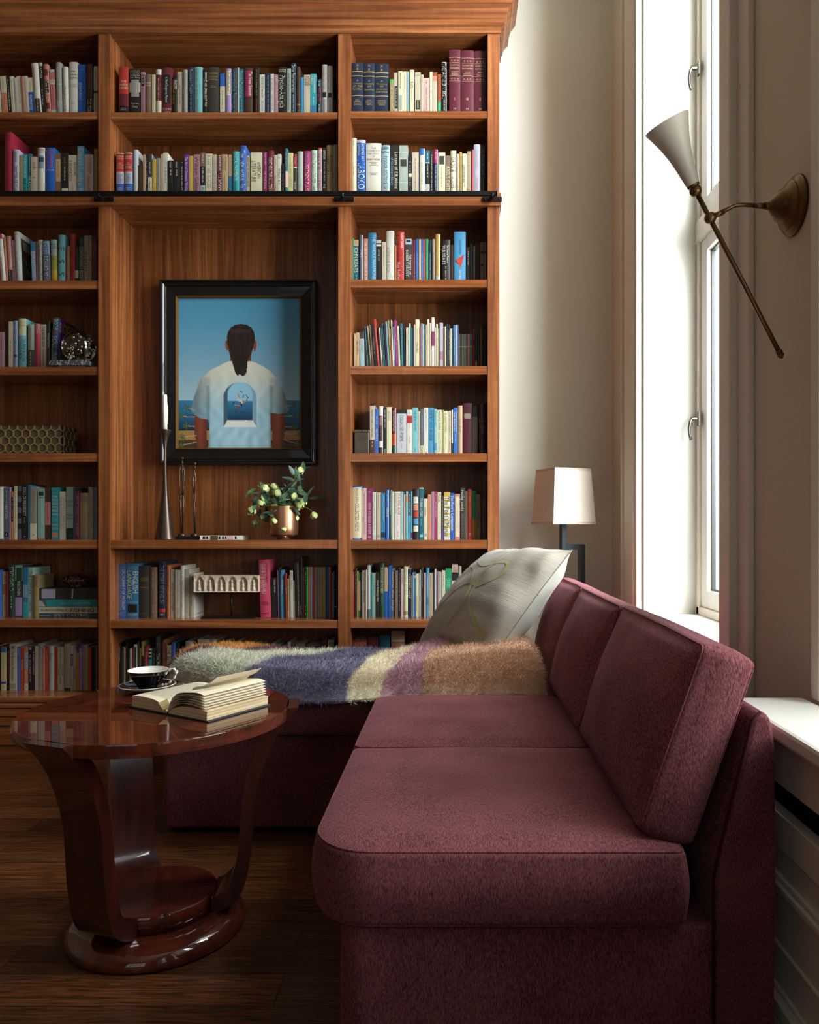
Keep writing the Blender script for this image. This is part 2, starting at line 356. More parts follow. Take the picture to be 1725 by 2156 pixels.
# cornice: stepped and coved profile mitred round the right corner
prof = [(0, ZZ(71, BY)), (.008, ZZ(71, BY)), (.01, ZZ(60, BY)), (.022, ZZ(58, BY)), (.024, ZZ(47, BY)), (.03, ZZ(45, BY)), (.034, ZZ(38, BY)), (.042, ZZ(30, BY)), (.055, ZZ(24, BY)), (.06, ZZ(23, BY)),
        (.062, ZZ(8, BY)), (.075, ZZ(-10, BY)), (.1, ZZ(-24, BY)), (.105, ZZ(-45, BY)), (0, ZZ(-45, BY))]
XR = XX(1052, BY); q = MB(); Ls = []
for p, z in prof: Ls.append([(xl-p, BY-p-BY, z), (XR+p, BY-p-BY, z), (XR+p, Yk-BY, z), (xl-p, Yk-BY, z)])
n = len(prof)
vs = [v for l in Ls for v in l]; fs = []
for k in range(n-1):
    for i in (0, 1): fs.append((k*4+i, k*4+i+1, (k+1)*4+i+1, (k+1)*4+i))
    fs.append((k*4+3, k*4, (k+1)*4, (k+1)*4+3))
q.add(vs, fs); cn = q.build('cornice', WH, bc, 0, fix=True)
# ladder rail
BLK = simple('blackened_metal', '#141312', .38, .6)
lr = thing('ladder_rail', 'black metal library ladder rail across the bookcase under the second shelf', 'ladder rail', (0, BY-.07, ZZ(408, BY-.07))); T = Matrix.Translation(-Vector(lr.location))
zc = ZZ(407.5, BY-.07); q = MB(); q.box(xl, XX(1046, BY-.07), BY-.079, BY-.061, zc-.012, zc+.01, 0, T); q.build('rail', BLK, lr, .003)
q = MB(); q.box(XX(1046, BY-.07), XX(1048, BY-.07), BY-.085, BY-.055, zc-.02, zc+.02, 0, T); q.build('end_cap', BLK, lr, .002)
for px in (212, 722, 1036):
    x = XX(px, BY-.05); q = MB(); z = ZZ(420, BY-.02)
    q.box(x-.045, x+.05, BY-.026, BY-.018, z-.011, z+.011, 0, T)
    q.tube([(x, BY-.02, z), (x, BY-.05, z-.008), (x, BY-.07, z), (x, BY-.072, zc)], .012, 10, 0, T)
    for d in (-.034, .038): q.sphere((x+d, BY-.027, z), .004, 0, T, 6)
    q.build('bracket', BLK, lr, .0015)
# ---------------------------------------------------------------- books
PAL = {  # code: (colour, name)
'cr': ('#d9cfb4', 'cream'), 'wh': ('#e4e0d2', 'white'), 'iv': ('#e3dcb8', 'ivory'), 'bk': ('#1b1816', 'black'), 'ch': ('#322e2b', 'charcoal'),
'nv': ('#182437', 'navy'), 'bl': ('#2058a8', 'blue'), 'rb': ('#3a66b4', 'royal blue'), 'sb': ('#4f97c4', 'sky blue'), 'lb': ('#a9c6cf', 'pale blue'), 'st': ('#2f6d92', 'steel blue'),
'rd': ('#c23a30', 'red'), 'or': ('#d3552c', 'orange red'), 'cm': ('#8f2338', 'crimson'), 'mr': ('#5a2029', 'maroon'), 'wn': ('#4e1a26', 'wine red'), 'pl': ('#7a2a58', 'plum'), 'mg': ('#922655', 'magenta'),
'pk': ('#d8506e', 'pink'), 'pp': ('#dcb9b4', 'pale pink'), 'dr': ('#b87a6b', 'dusty rose'), 'sa': ('#dc8f72', 'salmon'), 'tc': ('#b96f48', 'terracotta'), 'oc': ('#c08a3a', 'ochre'), 'go': ('#a8894a', 'gold'), 'yl': ('#d6b04a', 'yellow'), 'py': ('#d9d79a', 'pale yellow'),
'tn': ('#c3a680', 'tan'), 'be': ('#cdbfa8', 'beige'), 'tp': ('#998a78', 'taupe'), 'br': ('#6b5444', 'brown'), 'db': ('#3d2a20', 'dark brown'), 'kh': ('#8d7d55', 'khaki'), 'ol': ('#8b8a45', 'olive'),
'gn': ('#1f8a5a', 'green'), 'bg': ('#3fae4c', 'bright green'), 'dg': ('#1f3a2c', 'dark green'), 'sg': ('#8fb5a8', 'sage'), 'mt': ('#b5d6c4', 'mint'), 'gg': ('#93a195', 'grey green'), 'tl': ('#2b8f96', 'teal'), 'dt': ('#1d5364', 'dark teal'), 'aq': ('#7fc2c9', 'aqua'),
'gy': ('#8c8a84', 'grey'), 'lg': ('#b9b8b2', 'light grey'), 'sl': ('#4b5260', 'slate'), 'bu': ('#7f93ad', 'blue grey'), 'pu': ('#5a2f8c', 'purple'), 'li': ('#a58cc0', 'lilac'), 'lv': ('#b9b4c4', 'lavender'), 'mv': ('#9a7480', 'mauve'), 'ru': ('#8f4327', 'rust'), 'se': ('#c9c9cf', 'silver'), 'rs': ('#c77f78', 'rose')}
def bmat(c, kind=''):
    col, nm = PAL[c]; k_ = lin(col)[:3]; f_ = 1-.42*min(1, max(k_)/.6); col = tuple(v*f_ for v in k_)  # pale covers darkened: shade of the shelf interior put into their colour
    return simple('book_'+c+kind, col, 45/100 if kind == 'j' else .6, spec=.3, coat=.25 if kind == 'j' else 0, var=.03, vscale=20)
PAPER = simple('page_edges', '#d8c9a4', .8, var=.03, vscale=150)
# glyph outlines of the built-in font
GL_ = {}
def glyph(ch):
    if ch in GL_: return GL_[ch]
    cu = bpy.data.curves.new('g', 'FONT'); cu.body = ch; cu.resolution_u = 2; cu.fill_mode = 'FRONT'
    o = bpy.data.objects.new('g', cu); COL.objects.link(o); bpy.context.view_layer.update()
    me = bpy.data.meshes.new_from_object(o.evaluated_get(bpy.context.evaluated_depsgraph_get()))
    v = [(p.co.x, p.co.y) for p in me.vertices]; f = [tuple(p.vertices) for p in me.polygons]
    f = [t if sum(v[t[i]][0]*v[t[(i+1) % len(t)]][1]-v[t[(i+1) % len(t)]][0]*v[t[i]][1] for i in range(len(t))) > 0 else t[::-1] for t in f]
    bpy.data.objects.remove(o); bpy.data.meshes.remove(me); bpy.data.curves.remove(cu)
    x0 = min(p[0] for p in v); x1 = max(p[0] for p in v)
    GL_[ch] = ([(p[0]-x0, p[1]) for p in v], f, x1-x0); return GL_[ch]
def text2d(s):
    """returns verts, faces, width (cap height about .7)"""
    V, Fc, x = [], [], 0
    for ch in s:
        if ch == ' ': x += .32; continue
        v, f, w_ = glyph(ch); b0 = len(V)
        V += [(p[0]+x, p[1]) for p in v]; Fc += [tuple(b0+i for i in t) for t in f]; x += w_+.09
    return V, Fc, max(x-.09, .01)
def put_text(mb, s, x0, x1, z0, z1, yf, mat, vert=True, squeeze=.62, xoff=0):
    """fit a line of text in the spine rectangle; vert = reads downwards"""
    V, Fc, w_ = text2d(s)
    if vert:
        Ln, H = z1-z0, x1-x0
        sy = H/.78; sx = min(Ln/w_, sy*1.25)
        if sx < sy*squeeze: sy = sx/squeeze
        cx = (x0+x1)/2; zt = z1-(Ln-sx*w_)*.5 if sx*w_ < Ln*.7 else z1
        pts = [(cx+(p[1]-.35)*sy, zt-p[0]*sx) for p in V]
    else:
        Ln, H = x1-x0, z1-z0
        sy = H/.78; sx = min(Ln/w_, sy*1.1)
        if sx < sy*squeeze: sy = sx/squeeze
        cx = (x0+x1)/2; cz = (z0+z1)/2
        pts = [(cx-sx*w_/2+p[0]*sx, cz+(p[1]-.35)*sy) for p in V]
    mb.add([(x, yf(x), z) for x, z in pts], Fc, mat)
rnd = random.Random(11)
def dashes(mb, x0, x1, z0, z1, yf, mat, vert=True):
    """lettering too small to read: broken strokes"""
    if vert:
        t = min((x1-x0)*.42, .006); cx = (x0+x1)/2; z = z1
        while z > z0+.004:
            l = rnd.uniform(.006, .022); l = min(l, z-z0)
            k = z
            while k > z-l+.001:
                d = t*rnd.uniform(.3, .5); g = rnd.uniform(.0011, .0019)
                mb.add([(cx-d, yf(cx), k-g), (cx+d, yf(cx), k-g), (cx+d, yf(cx), k), (cx-d, yf(cx), k)], [(0,1,2,3)], mat); k -= g*1.9
            z -= l+rnd.uniform(.003, .006)
    else:
        z = z1
        while z > z0+.003:
            a = x0+(x1-x0)*rnd.uniform(.05, .25); c = x1-(a-x0)
            x = a
            while x < c:
                g = rnd.uniform(.001, .002)
                mb.add([(x, yf(x), z-.0035), (x+g, yf(x), z-.0035), (x+g, yf(x), z), (x, yf(x), z)], [(0,1,2,3)], mat); x += g*1.8
            z -= .0075
def make_book(w_, h, d, kind, col, texts='', bands='', pages_child=False, name='book', mbx=None, side=None):
    """local frame: spine at y=0 facing -y, x across the spine, z up. Returns (MB cover, MB pages, materials)"""
    mats = []
    def mi(c, k=''):
        m_ = bmat(c, k) if c != 'paper' else PAPER
        if m_ not in mats: mats.append(m_)
        return mats.index(m_)
    jk = 'j' if kind == 'h' else ''
    c0 = mi(col, jk); q = MB(); hw = w_/2
    bulge = {'h': min(.004, w_*.16), 'p': .0006, 'b': 0}[kind]
    yf0 = lambda x: -bulge*(1-min(1, (x/hw)**2))
    n = 6 if bulge > .001 else 2
    xs = [-hw+w_*i/n for i in range(n+1)]
    prof = [(x, yf0(x)) for x in xs]+[(hw, .0025), (-hw, .0025)]
    q.prism(prof, 0, h, 'z', c0)
    bt = .0026 if kind == 'h' else .0007; bt = min(bt, w_*.2); ov = .003 if kind == 'h' else 0
    q.box(-hw, -hw+bt, .0025, d, 0, h, c0); q.box(hw-bt, hw, .0025, d, 0, h, c0)
    pg = MB(); pg.box(-hw+bt, hw-bt, .0026, d-ov-.0005, ov+.0005, h-ov-.0005, 0)
    if kind == 'b': q.box(-hw, hw, .0025, d, 0, h, c0); pg = None
    for bd in (bands.split(',') if bands else []):
        ab, c = bd.split(':'); lane = 1.0
        if len(c) == 3: lane = .72; c = c[:2]
        a, b2 = [float(t) for t in ab.split('-')]
        z1, z0 = h*(1-a), h*(1-b2); mm_ = mi(c, jk); k = [x*lane for x in xs]
        vs = [(x, yf0(x)-.00025, z) for z in (z0, z1) for x in k]; nn = len(k)
        q.add(vs, [(i, i+1, nn+i+1, nn+i) for i in range(nn-1)], mm_)
    yf = lambda x: yf0(x)-.0005
    for t in [k for k in texts.split(';') if k.count(':') > 2]:
        o_, ab, c, s_ = t.split(':', 3); a, b2 = [float(u) for u in ab.split('-')]
        z1, z0 = h*(1-a), h*(1-b2); mm_ = mi(c)
        xa, xb = {'l': (-hw*.92, -hw*.04), 'r': (hw*.04, hw*.92), 'v': (-hw*.68, hw*.68), 'V': (-hw*.92, hw*.92), '~': (-hw*.6, hw*.6), 'h': (-hw*.86, hw*.86), '=': (-hw*.7, hw*.7)}[o_]
        if o_ == '~': dashes(q, xa, xb, z0, z1, yf, mm_)
        elif o_ == '=': dashes(q, xa, xb, z0, z1, yf, mm_, False)
        elif o_ == 'h':
            ln = s_.split('/'); st = (z1-z0)/len(ln)
            for i, l in enumerate(ln): put_text(q, l, xa, xb, z1-(i+.88)*st, z1-(i+.12)*st, yf, mm_, False)
        else: put_text(q, s_, xa, xb, z0, z1, yf, mm_, True)
    if side:
        xr = hw+.0003
        for (a, b2, u0, u1, c, s_) in side:
            mm_ = mi(c); z1, z0 = h*(1-a), h*(1-b2); y0, y1 = d*u0, d*u1
            if s_:
                V, Fc, wd = text2d(s_); sx = (y1-y0)/wd; sy = (z1-z0)/.75
                q.add([(xr+.0003, y0+p[0]*sx, z0+p[1]*sy) for p in V], Fc, mm_)
            else: q.add([(xr, y0, z0), (xr, y1, z0), (xr, y1, z1), (xr, y0, z1)], [(0,1,2,3)], mm_)
    return q, pg, mats, mi
# x0 x1 ytop kind colour [lean] | texts | bands    (pixels at the spine plane; base line given per shelf)
SHELVES = [
('L', 0, 0, 'top shelf of the left bay', 234.5, '''
-6 3 160 p cr 4|~:.1-.9:ch:|
5 17 160 p cr 4|~:.1-.35:gy:;~:.5-.9:ru:|.42-1:sa
17 25 160 p bk 4|~:.08-.92:wh:|
25 33 160 p iv 4|~:.1-.7:gy:|
33 39 163 p lg 4|~:.1-.8:gy:|
39 48 160 p iv 4|~:.1-.7:gy:|
49 54 161 p dr 4|~:.1-.8:br:|
54 62 160 p be 4|~:.1-.8:gy:|
62 74 163 p iv 4|~:.1-.35:gy:;v:.45-.85:iv:mythology|.38-1:bl
74 88 133 h wh 4.5|l:.08-.52:rd:CHRISTOPHER BUCKLEY;~:.7-.92:wh:|.68-.95:chi
88 96 132 h bk 4|v:.05-.3:wh:EASTER;~:.5-.8:wh:|0-.06:lg
97 108 136 h dr 3.5|v:.33-.55:wh:Cats Eye;v:.57-.74:py:RAY|.1-.23:mri,.32-.56:bki,.76-.88:mri,.94-1:mri
109 119 146 p rs 3|=:.24-.3:br:;~:.35-.8:rd:|0-.07:mt,.22-.32:iv,.87-1:mt
119 131 132 h gy 1|=:.1-.36:wh:;=:.74-.84:wh:|.4-.415:se
133 144 141 h wh 1|l:.1-.7:bk:~~~~~~~~;~:.4-.95:nv:|
145 164 131 h wh|h:.14-.32:bk:the/Vanderbilts/Surgeons;=:.42-.48:gy:;=:.75-.8:gy:;h:.94-1:rd:ff|
165 181 136 p bl|h:.06-.12:yl:o;l:.35-.7:lb:JOHN MURRAY;r:.2-.9:nv:Forgotten Monsters|
182 195 135 h bk|V:.03-.48:rd:DON WINSLOW;V:.68-1:wh:THE FORCE|.51-.63:chi
197 206 140 h be|~:.1-.9:br:|.5-.55:db'''),
('M', 0, 1, 'top shelf of the middle bay', 234.5, '''
250 270 141 h rd|h:.26-.46:wh:THE/RUSSIA/HAND;=:.84-.9:lg:|.55-.8:mr,.8-.94:bk,.94-1:se
272 296 144 h bk|h:.02-.13:kh:FREUD;h:.12-.22:wh:A Life for/Our Time;h:.7-.84:pp:Peter/Gay|.24-.6:gyi,.3-.5:be
297 305 152 p mv|~:.35-.95:mr:;~:.08-.3:wh:|.06-.32:bki
305 319 156 h br|h:.17-.3:wh:Future/Shock;=:.65-.75:mv:|
320 327 157 p iv|~:.04-.8:go:|
328 340 146 h mr|~:.2-.7:wh:|0-.12:wh,.68-1:iv
341 362 143 h mr|v:.2-.72:wh:A Most Dangerous Method;h:.83-.97:pp:JOHN/KERR|.52-.58:nv,.15-.75:bki
363 373 165 h bk|l:.05-.8:yl:SIGMUND FREUD;r:.05-.3:wh:SELECTED|
373 384 151 p be|l:.05-.5:br:Goodness;~:.3-.75:ru:|
385 395 147 h gy|~:.4-.85:wh:|.05-.06:se
397 408 142 h nv|V:.04-.5:lb:Bloomsbury/Freud;~:.5-.98:lb:|
409 426 141 h aq|l:.04-.98:kh:HELENE DEUTSCH|
427 436 145 h bk|r:.08-.8:wh:BRIGHT AIR, BRILLIANT FIRE;l:.2-.65:wh:GERALD M. EDELMAN|
437 461 142 h ch|h:.1-.28:go:THE COMPLETE/Sherlock/Holmes;=:.38-.44:go:|
463 474 154 p rb|~:.4-.85:nv:|.3-.9:iv
475 487 144 h li|r:.08-.55:nv:INTERPRETATION;~:.1-.5:bk:;h:.95-1:wh:8|.06-.57:ivi
488 500 143 h ch|V:.05-.98:sb:Understanding Psychotherapy|
500.5 503 142 p mt||
503 513 144 p dt|V:.05-.62:mt:Practicing Psychotherapy;~:.65-.95:mt:|
514 532 143 h db|r:.08-.58:wh:The Freud Scenario;~:.1-.5:pl:|.06-.6:mgi
534 546 142 h bk|~:.04-.58:go:;~:.65-.93:rd:|
546.5 558 156 p wh|V:.05-.58:bk:THE STORY OF PHILOSOPHY;v:.62-.88:bl:WILL DURANT|
559 570 154 p nv|~:.05-.95:lb:|
570 577 155 p wh|~:.1-.45:rd:;~:.5-.85:bk:|
577 586 157 p mv|~:.05-.2:wh:;v:.25-.98:pp:PENTIMENTO OF STORIES|
586 604 142 h bk|h:.03-.12:wh:LAPLANCHE/PONTALIS;V:.17-.84:wh:Psycho-Analysis|
605 613 144 p gg|~:.1-.9:ch:|
613 623 133 h nv|V:.03-.56:wh:Doing Psychotherapy;~:.6-.98:lb:|
624 632 141 h db|h:.8-.98:br:FREUD|.76-.78:kh
633 639 163 p sb|~:.1-.95:dt:|
640 654 157 p be|h:.04-.22:ch:THE/LIFE OF/YOUR/MIND;=:.25-.29:ch:|.22-.235:ch
654 666 155 p tl|r:.05-.45:wh:Psychoanalysis;l:.05-.25:wh:Politics;~:.55-.75:wh:|.75-1:st
668 677 167 h nv|~:.05-.2:wh:;V:.24-.6:or:MONKEYS;~:.7-.95:wh:|
678 689 136 h lg|v:.04-.48:dr:Why Do I Do That?;v:.68-.95:bk:Nina and Burnham|.54-.64:bki
690 700 139 h lg|v:.04-.48:dr:Why Do I Do That?;v:.68-.95:bk:Nina and Burnham|.54-.64:bki'''),
('R', 0, 2, 'top shelf of the right bay', 231.5, '''
741 765 132 h nv|h:.02-.16:go:X/8;h:.32-.54:go:A/Treasury/OF THE/Familiar;=:.72-.84:go:|.17-.19:go,.25-.265:go,.63-.645:go,.975-.985:go
766 789 133 h nv|h:.02-.16:go:X/8;h:.32-.54:go:A/Treasury/OF/Speeches;=:.72-.84:go:|.17-.19:go,.25-.265:go,.63-.645:go,.975-.985:go
790 818 134 h nv|h:.02-.16:go:X/8;h:.32-.58:go:A/Treasury/OF/American/Literature;=:.72-.84:go:|.17-.19:go,.25-.265:go,.63-.645:go,.975-.985:go
821 829 167 p kh|~:.15-.95:wh:|0-.08:bg
830 838 153 p be|~:.35-.8:wh:|.31-.85:bki
839 848 150 p iv|~:.05-.4:bk:|.55-.9:ggi
848.5 856 150 p iv|~:.1-.5:gy:|
857 862 150 p lb|~:.1-.9:sb:|
863 872 147 p iv|h:.02-.08:bk:+;v:.27-.42:bk:PLATO;~:.45-.7:gy:|
874 886 152 p be|v:.67-.84:wh:APHORISMS|.65-.87:bki,.06-.08:gy
886.5 892 157 p be|~:.05-.2:ru:|
893 904 164 p pp|h:.03-.15:bk:o/8;~:.25-.9:ru:|
905 911 152 p iv|~:.3-.6:bk:|
912 921 153 p be||0-.08:ru,.08-.2:sa
922 929 156 p ru|v:.05-.6:tc:HERODOTUS;~:.72-.95:mt:|.68-1:gn
930 941 131 h bk|V:.02-.7:wh:THE AENEID VIRGIL;~:.72-.98:wh:|0-.015:se
946 970 105 h wn|h:.22-.3:tn:THE ANNOTATED/Shakespeare;=:.34-.4:tn:;h:.42-.47:tn:o o o;h:.14-.19:tn:o o o;h:.73-.79:tn:I;h:.89-.94:tn:M;=:.97-.99:tn:|.12-.126:tn,.2-.204:tn,.4-.404:tn,.48-.484:tn
971 998 106 h wn|h:.22-.3:tn:THE ANNOTATED/Shakespeare;=:.34-.4:tn:;h:.42-.47:tn:o o o;h:.14-.19:tn:o o o;h:.73-.79:tn:III;h:.89-.94:tn:M;=:.97-.99:tn:|.12-.126:tn,.2-.204:tn,.4-.404:tn,.48-.484:tn
999 1024 107 h wn|h:.22-.3:tn:THE ANNOTATED/Shakespeare;=:.34-.4:tn:;h:.42-.47:tn:o o o;h:.14-.19:tn:o o o;h:.73-.79:tn:II;h:.89-.94:tn:M;=:.97-.99:tn:|.12-.126:tn,.2-.204:tn,.4-.404:tn,.48-.484:tn'''),
('L', 1, 3, 'second shelf of the left bay', 403, '''
10 25 278 h cm|=:.03-.14:mr:;~:.3-.9:mr:|
27 40 315 h lv|v:.06-.26:bk:MALCOLM;V:.36-.97:bk:DOCTOR CRIMINALE|
41 47 327 p kh||
47 57 325 p tl|V:.04-.56:iv:THE EDUCATION OF;V:.58-1:dg:HENRY ADAMS|
58 66 323 p dt|~:.06-.45:mt:;V:.52-.97:mt:THE RADISHES|
66 78 330 p be|=:.15-.34:br:;=:.53-.57:br:|
79 94 311 h wh|h:.02-.12:bk:VIRGINIA/WOOLF;=:.13-.14:bk:|.16-.44:bui,.2-.3:chi
95 115 311 h bl|r:.04-.42:pk:Common;l:.05-.38:pk:Ground;h:.44-.49:wh:Anthony Lukas|
115 129 322 p br|~:.2-.6:br:|.14-.66:tni
130 143 322 p bk|~:.1-.3:or:;~:.33-.65:wh:;h:.86-.9:rd:o|.83-.89:iv
143 162 326 p be|h:.02-.07:gy:o;r:.16-.52:ch:THE BROTHERS;l:.13-.64:ch:KARAMAZOV;~:.7-.95:gy:|
163 177 308 p sb|V:.05-.8:yl:David Lodge;V:.84-1:wh:Think|
178 196 325 p pp|r:.06-.48:br:The Golden Apples;~:.1-.45:br:;V:.53-1:br:EUDORA WELTY|
198 205 314 p kh|~:.06-.14:br:;v:.24-.84:tn:ROMES REQUIEM|'''),
('M', 1, 4, 'second shelf of the middle bay', 402, '''
244 261 322 h rb|h:.05-.16:wh:AMERICAN/MUSICALS;h:.22-.38:wh:Eight/Broadway/Classics/1927-1949;=:.5-.7:bl:;=:.82-.9:wh:|.0-.02:iv,.02-.44:rd,.44-.72:se
262 279 322 h rb|h:.05-.16:wh:AMERICAN/MUSICALS;h:.22-.38:wh:Eight/Broadway/Classics/1950-1969;=:.5-.7:bl:;=:.82-.9:wh:|.0-.02:iv,.02-.44:rd,.44-.72:se
280 290 315 h se|v:.68-.92:wh:NEIL SIMON|
290 300 348 p db||
301 307 325 p tn|~:.1-.65:br:|
307 311.5 325 p bk|~:.1-.75:wh:|
312 320 324 p bu|~:.2-.5:wh:;~:.65-.9:bk:|.0-.56:ch,.56-1:iv
321 329 335 p yl|~:.1-.8:iv:|
330 337 333 p gy|~:.05-.8:ch:|
338 342.5 324 p tn|~:.1-.7:wh:|
343 353 321 p wh|~:.15-.3:gy:;~:.35-.7:bk:|
354 365 338 p bk|v:.04-.2:wh:Criminal;~:.26-.45:wh:|
366 378 338 p bk|v:.04-.2:wh:Criminal;~:.26-.45:wh:|
378.5 387 335 p bk|h:.06-.1:wh:o;~:.2-.85:wh:|
388 397 325 p pu|V:.05-.9:iv:The Art of Dramatic Writing|
398 407 328 p yl|~:.05-.45:kh:|
408 421 325 p mv|v:.05-.5:mr:William;v:.55-.95:mr:Goldman|
422 432 321 p br|~:.04-.25:iv:;~:.35-.7:wh:;h:.8-.9:ch:7|.32-.76:bk,.76-1:lb
433 447 323 p iv|V:.03-.82:gy:A BARTHES READER;h:.92-.97:ch:A|
448 456.5 325 p be|V:.12-1:gy:THE RISE OF THE NOVEL|
457 467 325 h wn|r:.03-.4:wh:Lectures on;l:.03-.42:wh:Russian Literature;V:.46-.95:wh:NABOKOV|
467.5 479 325 p tn|r:.06-.4:br:A Handbook;l:.1-.36:br:to Literature;~:.5-.95:br:|
481 489 325 p tn|~:.05-.48:br:;~:.6-.9:dt:|.52-1:st
490 504 319 h tl|V:.03-.66:iv:PARTIAL PAYMENTS;~:.7-.9:dt:|
505 518 307 h rb|h:.01-.07:nv:200;V:.09-1:wh:The Intellectual Follies|
518.5 526 327 p be|v:.03-.78:ch:HOW NOT TO WRITE A NOVEL|
528 552 321 p iv|r:.22-.6:ch:AMERICAN;l:.2-.68:ch:LITERATURE|.0-.02:wh
554 562 319 p pl|~:.04-.35:pp:;v:.45-.85:pp:OF THE SOUL|
563 576 317 h mr|V:.16-1:wh:FIRST CULTURAL LITERACY|
577 584 326 p be|~:.1-.25:ru:;v:.5-.95:br:Types of Ambiguity|
584.5 592 324 p wh|h:.05-.12:bk:ff;v:.34-.8:ch:Who's In I|
593.5 598 345 p bk|~:.3-.95:wh:|
599 606 313 h dt|~:.08-.42:iv:;~:.5-.8:pp:|.48-.83:pp
606.5 617 322 p py|~:.1-.2:kh:;v:.22-.82:kh:PARIS REVIEW INTERVIEWS|
617.5 625 324 h ch|~:.08-.24:pp:;v:.66-.85:wh:THE HOURS|0-.32:cm,.32-.34:wh,.91-.925:wh,.925-1:cm
626 638 319 h gg|~:.08-.3:wh:;v:.27-.98:wh:With My Trousers Rolled|
639 654 318 h mg|V:.05-.28:bu:EPSTEIN;V:.3-1:wh:PERTINENT PLAYERS|
655 668 316 h mt|V:.07-.72:rd:YOU TALKIN' TO ME?;v:.8-1:ch:SAM LEITH|
669 678 311 h mv|V:.03-.9:wh:Strictly Speaking|.0-.05:ru
679 687 310 p bk|v:.06-.24:wh:EMPSON;~:.3-.7:wh:;=:.76-.84:wh:|
688 701 306 h kh|r:.2-.6:ch:INTERSECT;l:.22-.58:ch:NORTON;~:.6-.85:br:|
702 711 305 h tp|v:.25-.98:gy:THE POWER OF BABEL|'''),
('R', 1, 5, 'second shelf of the right bay', 401, '''
739.5 751 291 h iv|~:.04-.15:go:;~:.5-.65:go:|
752 770 295 h bl|r:.05-.35:iv:Lectures on;l:.08-.28:iv:Literature;V:.36-.97:iv:NABOKOV|0-.05:se
771 803 302 h wh|h:.07-.28:gy:THE/COMPLETE/WORKS/OF;h:.28-.34:ru:MONTAIGNE;=:.36-.43:gy:;=:.57-.63:gy:;=:.93-.97:gy:|
804 821 306 h lb|h:.02-.18:nv:GEIR/KJETSAA;V:.22-.93:mr:FYODOR DOSTOYEVSKY|
822 839 306 p bk|r:.14-.86:iv:Letters of E.B.White;l:.25-.8:bu:of the Literary Library|
841 859 306 p gg|h:.17-.28:wh:WORDS/IN AIR;=:.47-.7:wh:|.28-.42:chi,.14-.148:wh,.74-.748:wh
860 867 321 p bk|~:.2-.8:wh:|.48-.56:iv
868 882 320 p be|~:.15-.9:br:|
883 895 313 h rb|~:.3-.8:br:|.14-.98:ivi
896 905 317 p bk|~:.05-.22:wh:;~:.3-.6:wh:;h:.8-.88:gy:a|0-.26:dt,.26-.28:wh,.74-1:lg
906 912 316 p bk|~:.1-.9:wh:|
913 922 315 h nv|~:.05-.25:pp:;~:.34-.95:lb:|0-.3:mg
923 938 321 p iv|~:.35-.8:br:|.08-.28:chi
939 948 327 p br|~:.08-.2:bu:;V:.26-.95:iv:AXEL'S CASTLE|
949 961 317 h iv|V:.04-.84:ch:WORDS & VALUES|
962 967 324 p be|~:.1-.9:ru:|
968 973 319 p go|~:.1-.9:br:|
974 983 323 p iv|h:.04-.08:ch:o;l:.25-.75:dt:GLEN FARMER;~:.3-.8:ru:|
983.5 992 318 p kh|~:.15-.8:br:|.1-.85:tpi
993 997.5 315 h cm||
998 1012 304 h lv|v:.12-.48:gy:Robert Gottlieb;v:.6-.87:gy:Avid Reader|
1013 1023 306 h bk|v:.04-.6:kh:THE YEAR OF LEAR;~:.65-.95:kh:|'''),
('L', 2, 6, 'third shelf of the left bay', 589.5, '''
-10 2 492 h mg 4||
3 13 493 h wh 4.5|~:.45-.85:mg:|0-.1:mg
13.5 18 500 p sa 4||
18 27 497 h dr 3|V:.03-.64:be:ACQUAINTED;~:.7-.95:wh:|.68-1:bk
27 34 506 p mv 2|~:.1-.95:ch:|
35 45 488 h lg 3|V:.03-.98:gy:SALEM STRINE and Sambigin|
67 76 509 p bu 2|v:.22-.55:wh:STRAIT;~:.6-.95:wh:|.0-.2:st
77 79 509 p dr 1||
80 90 505 h gy 1|v:.05-.9:ch:The Human Hoffman Catch|
91 106 508 h bu 1.5|v:.06-.32:nv:ORFEO;v:.34-1:wh:RICHARD POWERS|.3-1:sl
108 121 505 h ol 1|h:.08-.2:nv:DAVID/A BROWN/CLARK;h:.4-.45:nv:M|0-.15:sg,.15-.35:gg,.65-.85:yl,.85-1:oc
123 137 495 h aq|V:.08-.98:ch:L E I S I S|
139 141.5 520 p or||
142 146 517 p be|~:.1-.9:bk:|
147 157 493 h rd|V:.08-.45:mr:ESTHERS;v:.63-1:mr:FERDINAND|
158 165 520 p ch||.6-.8:iv
166 176 498 p dg|~:.05-.15:go:;V:.2-.97:be:CONTROVERSY REVISITED;|
177 193 496 h tp|r:.04-.98:br:Beautiful Women: Ugly;l:.3-.7:ch:EIN BILEN|
194 203 498 h mr|v:.12-.42:go:JEROME CASE|'''),
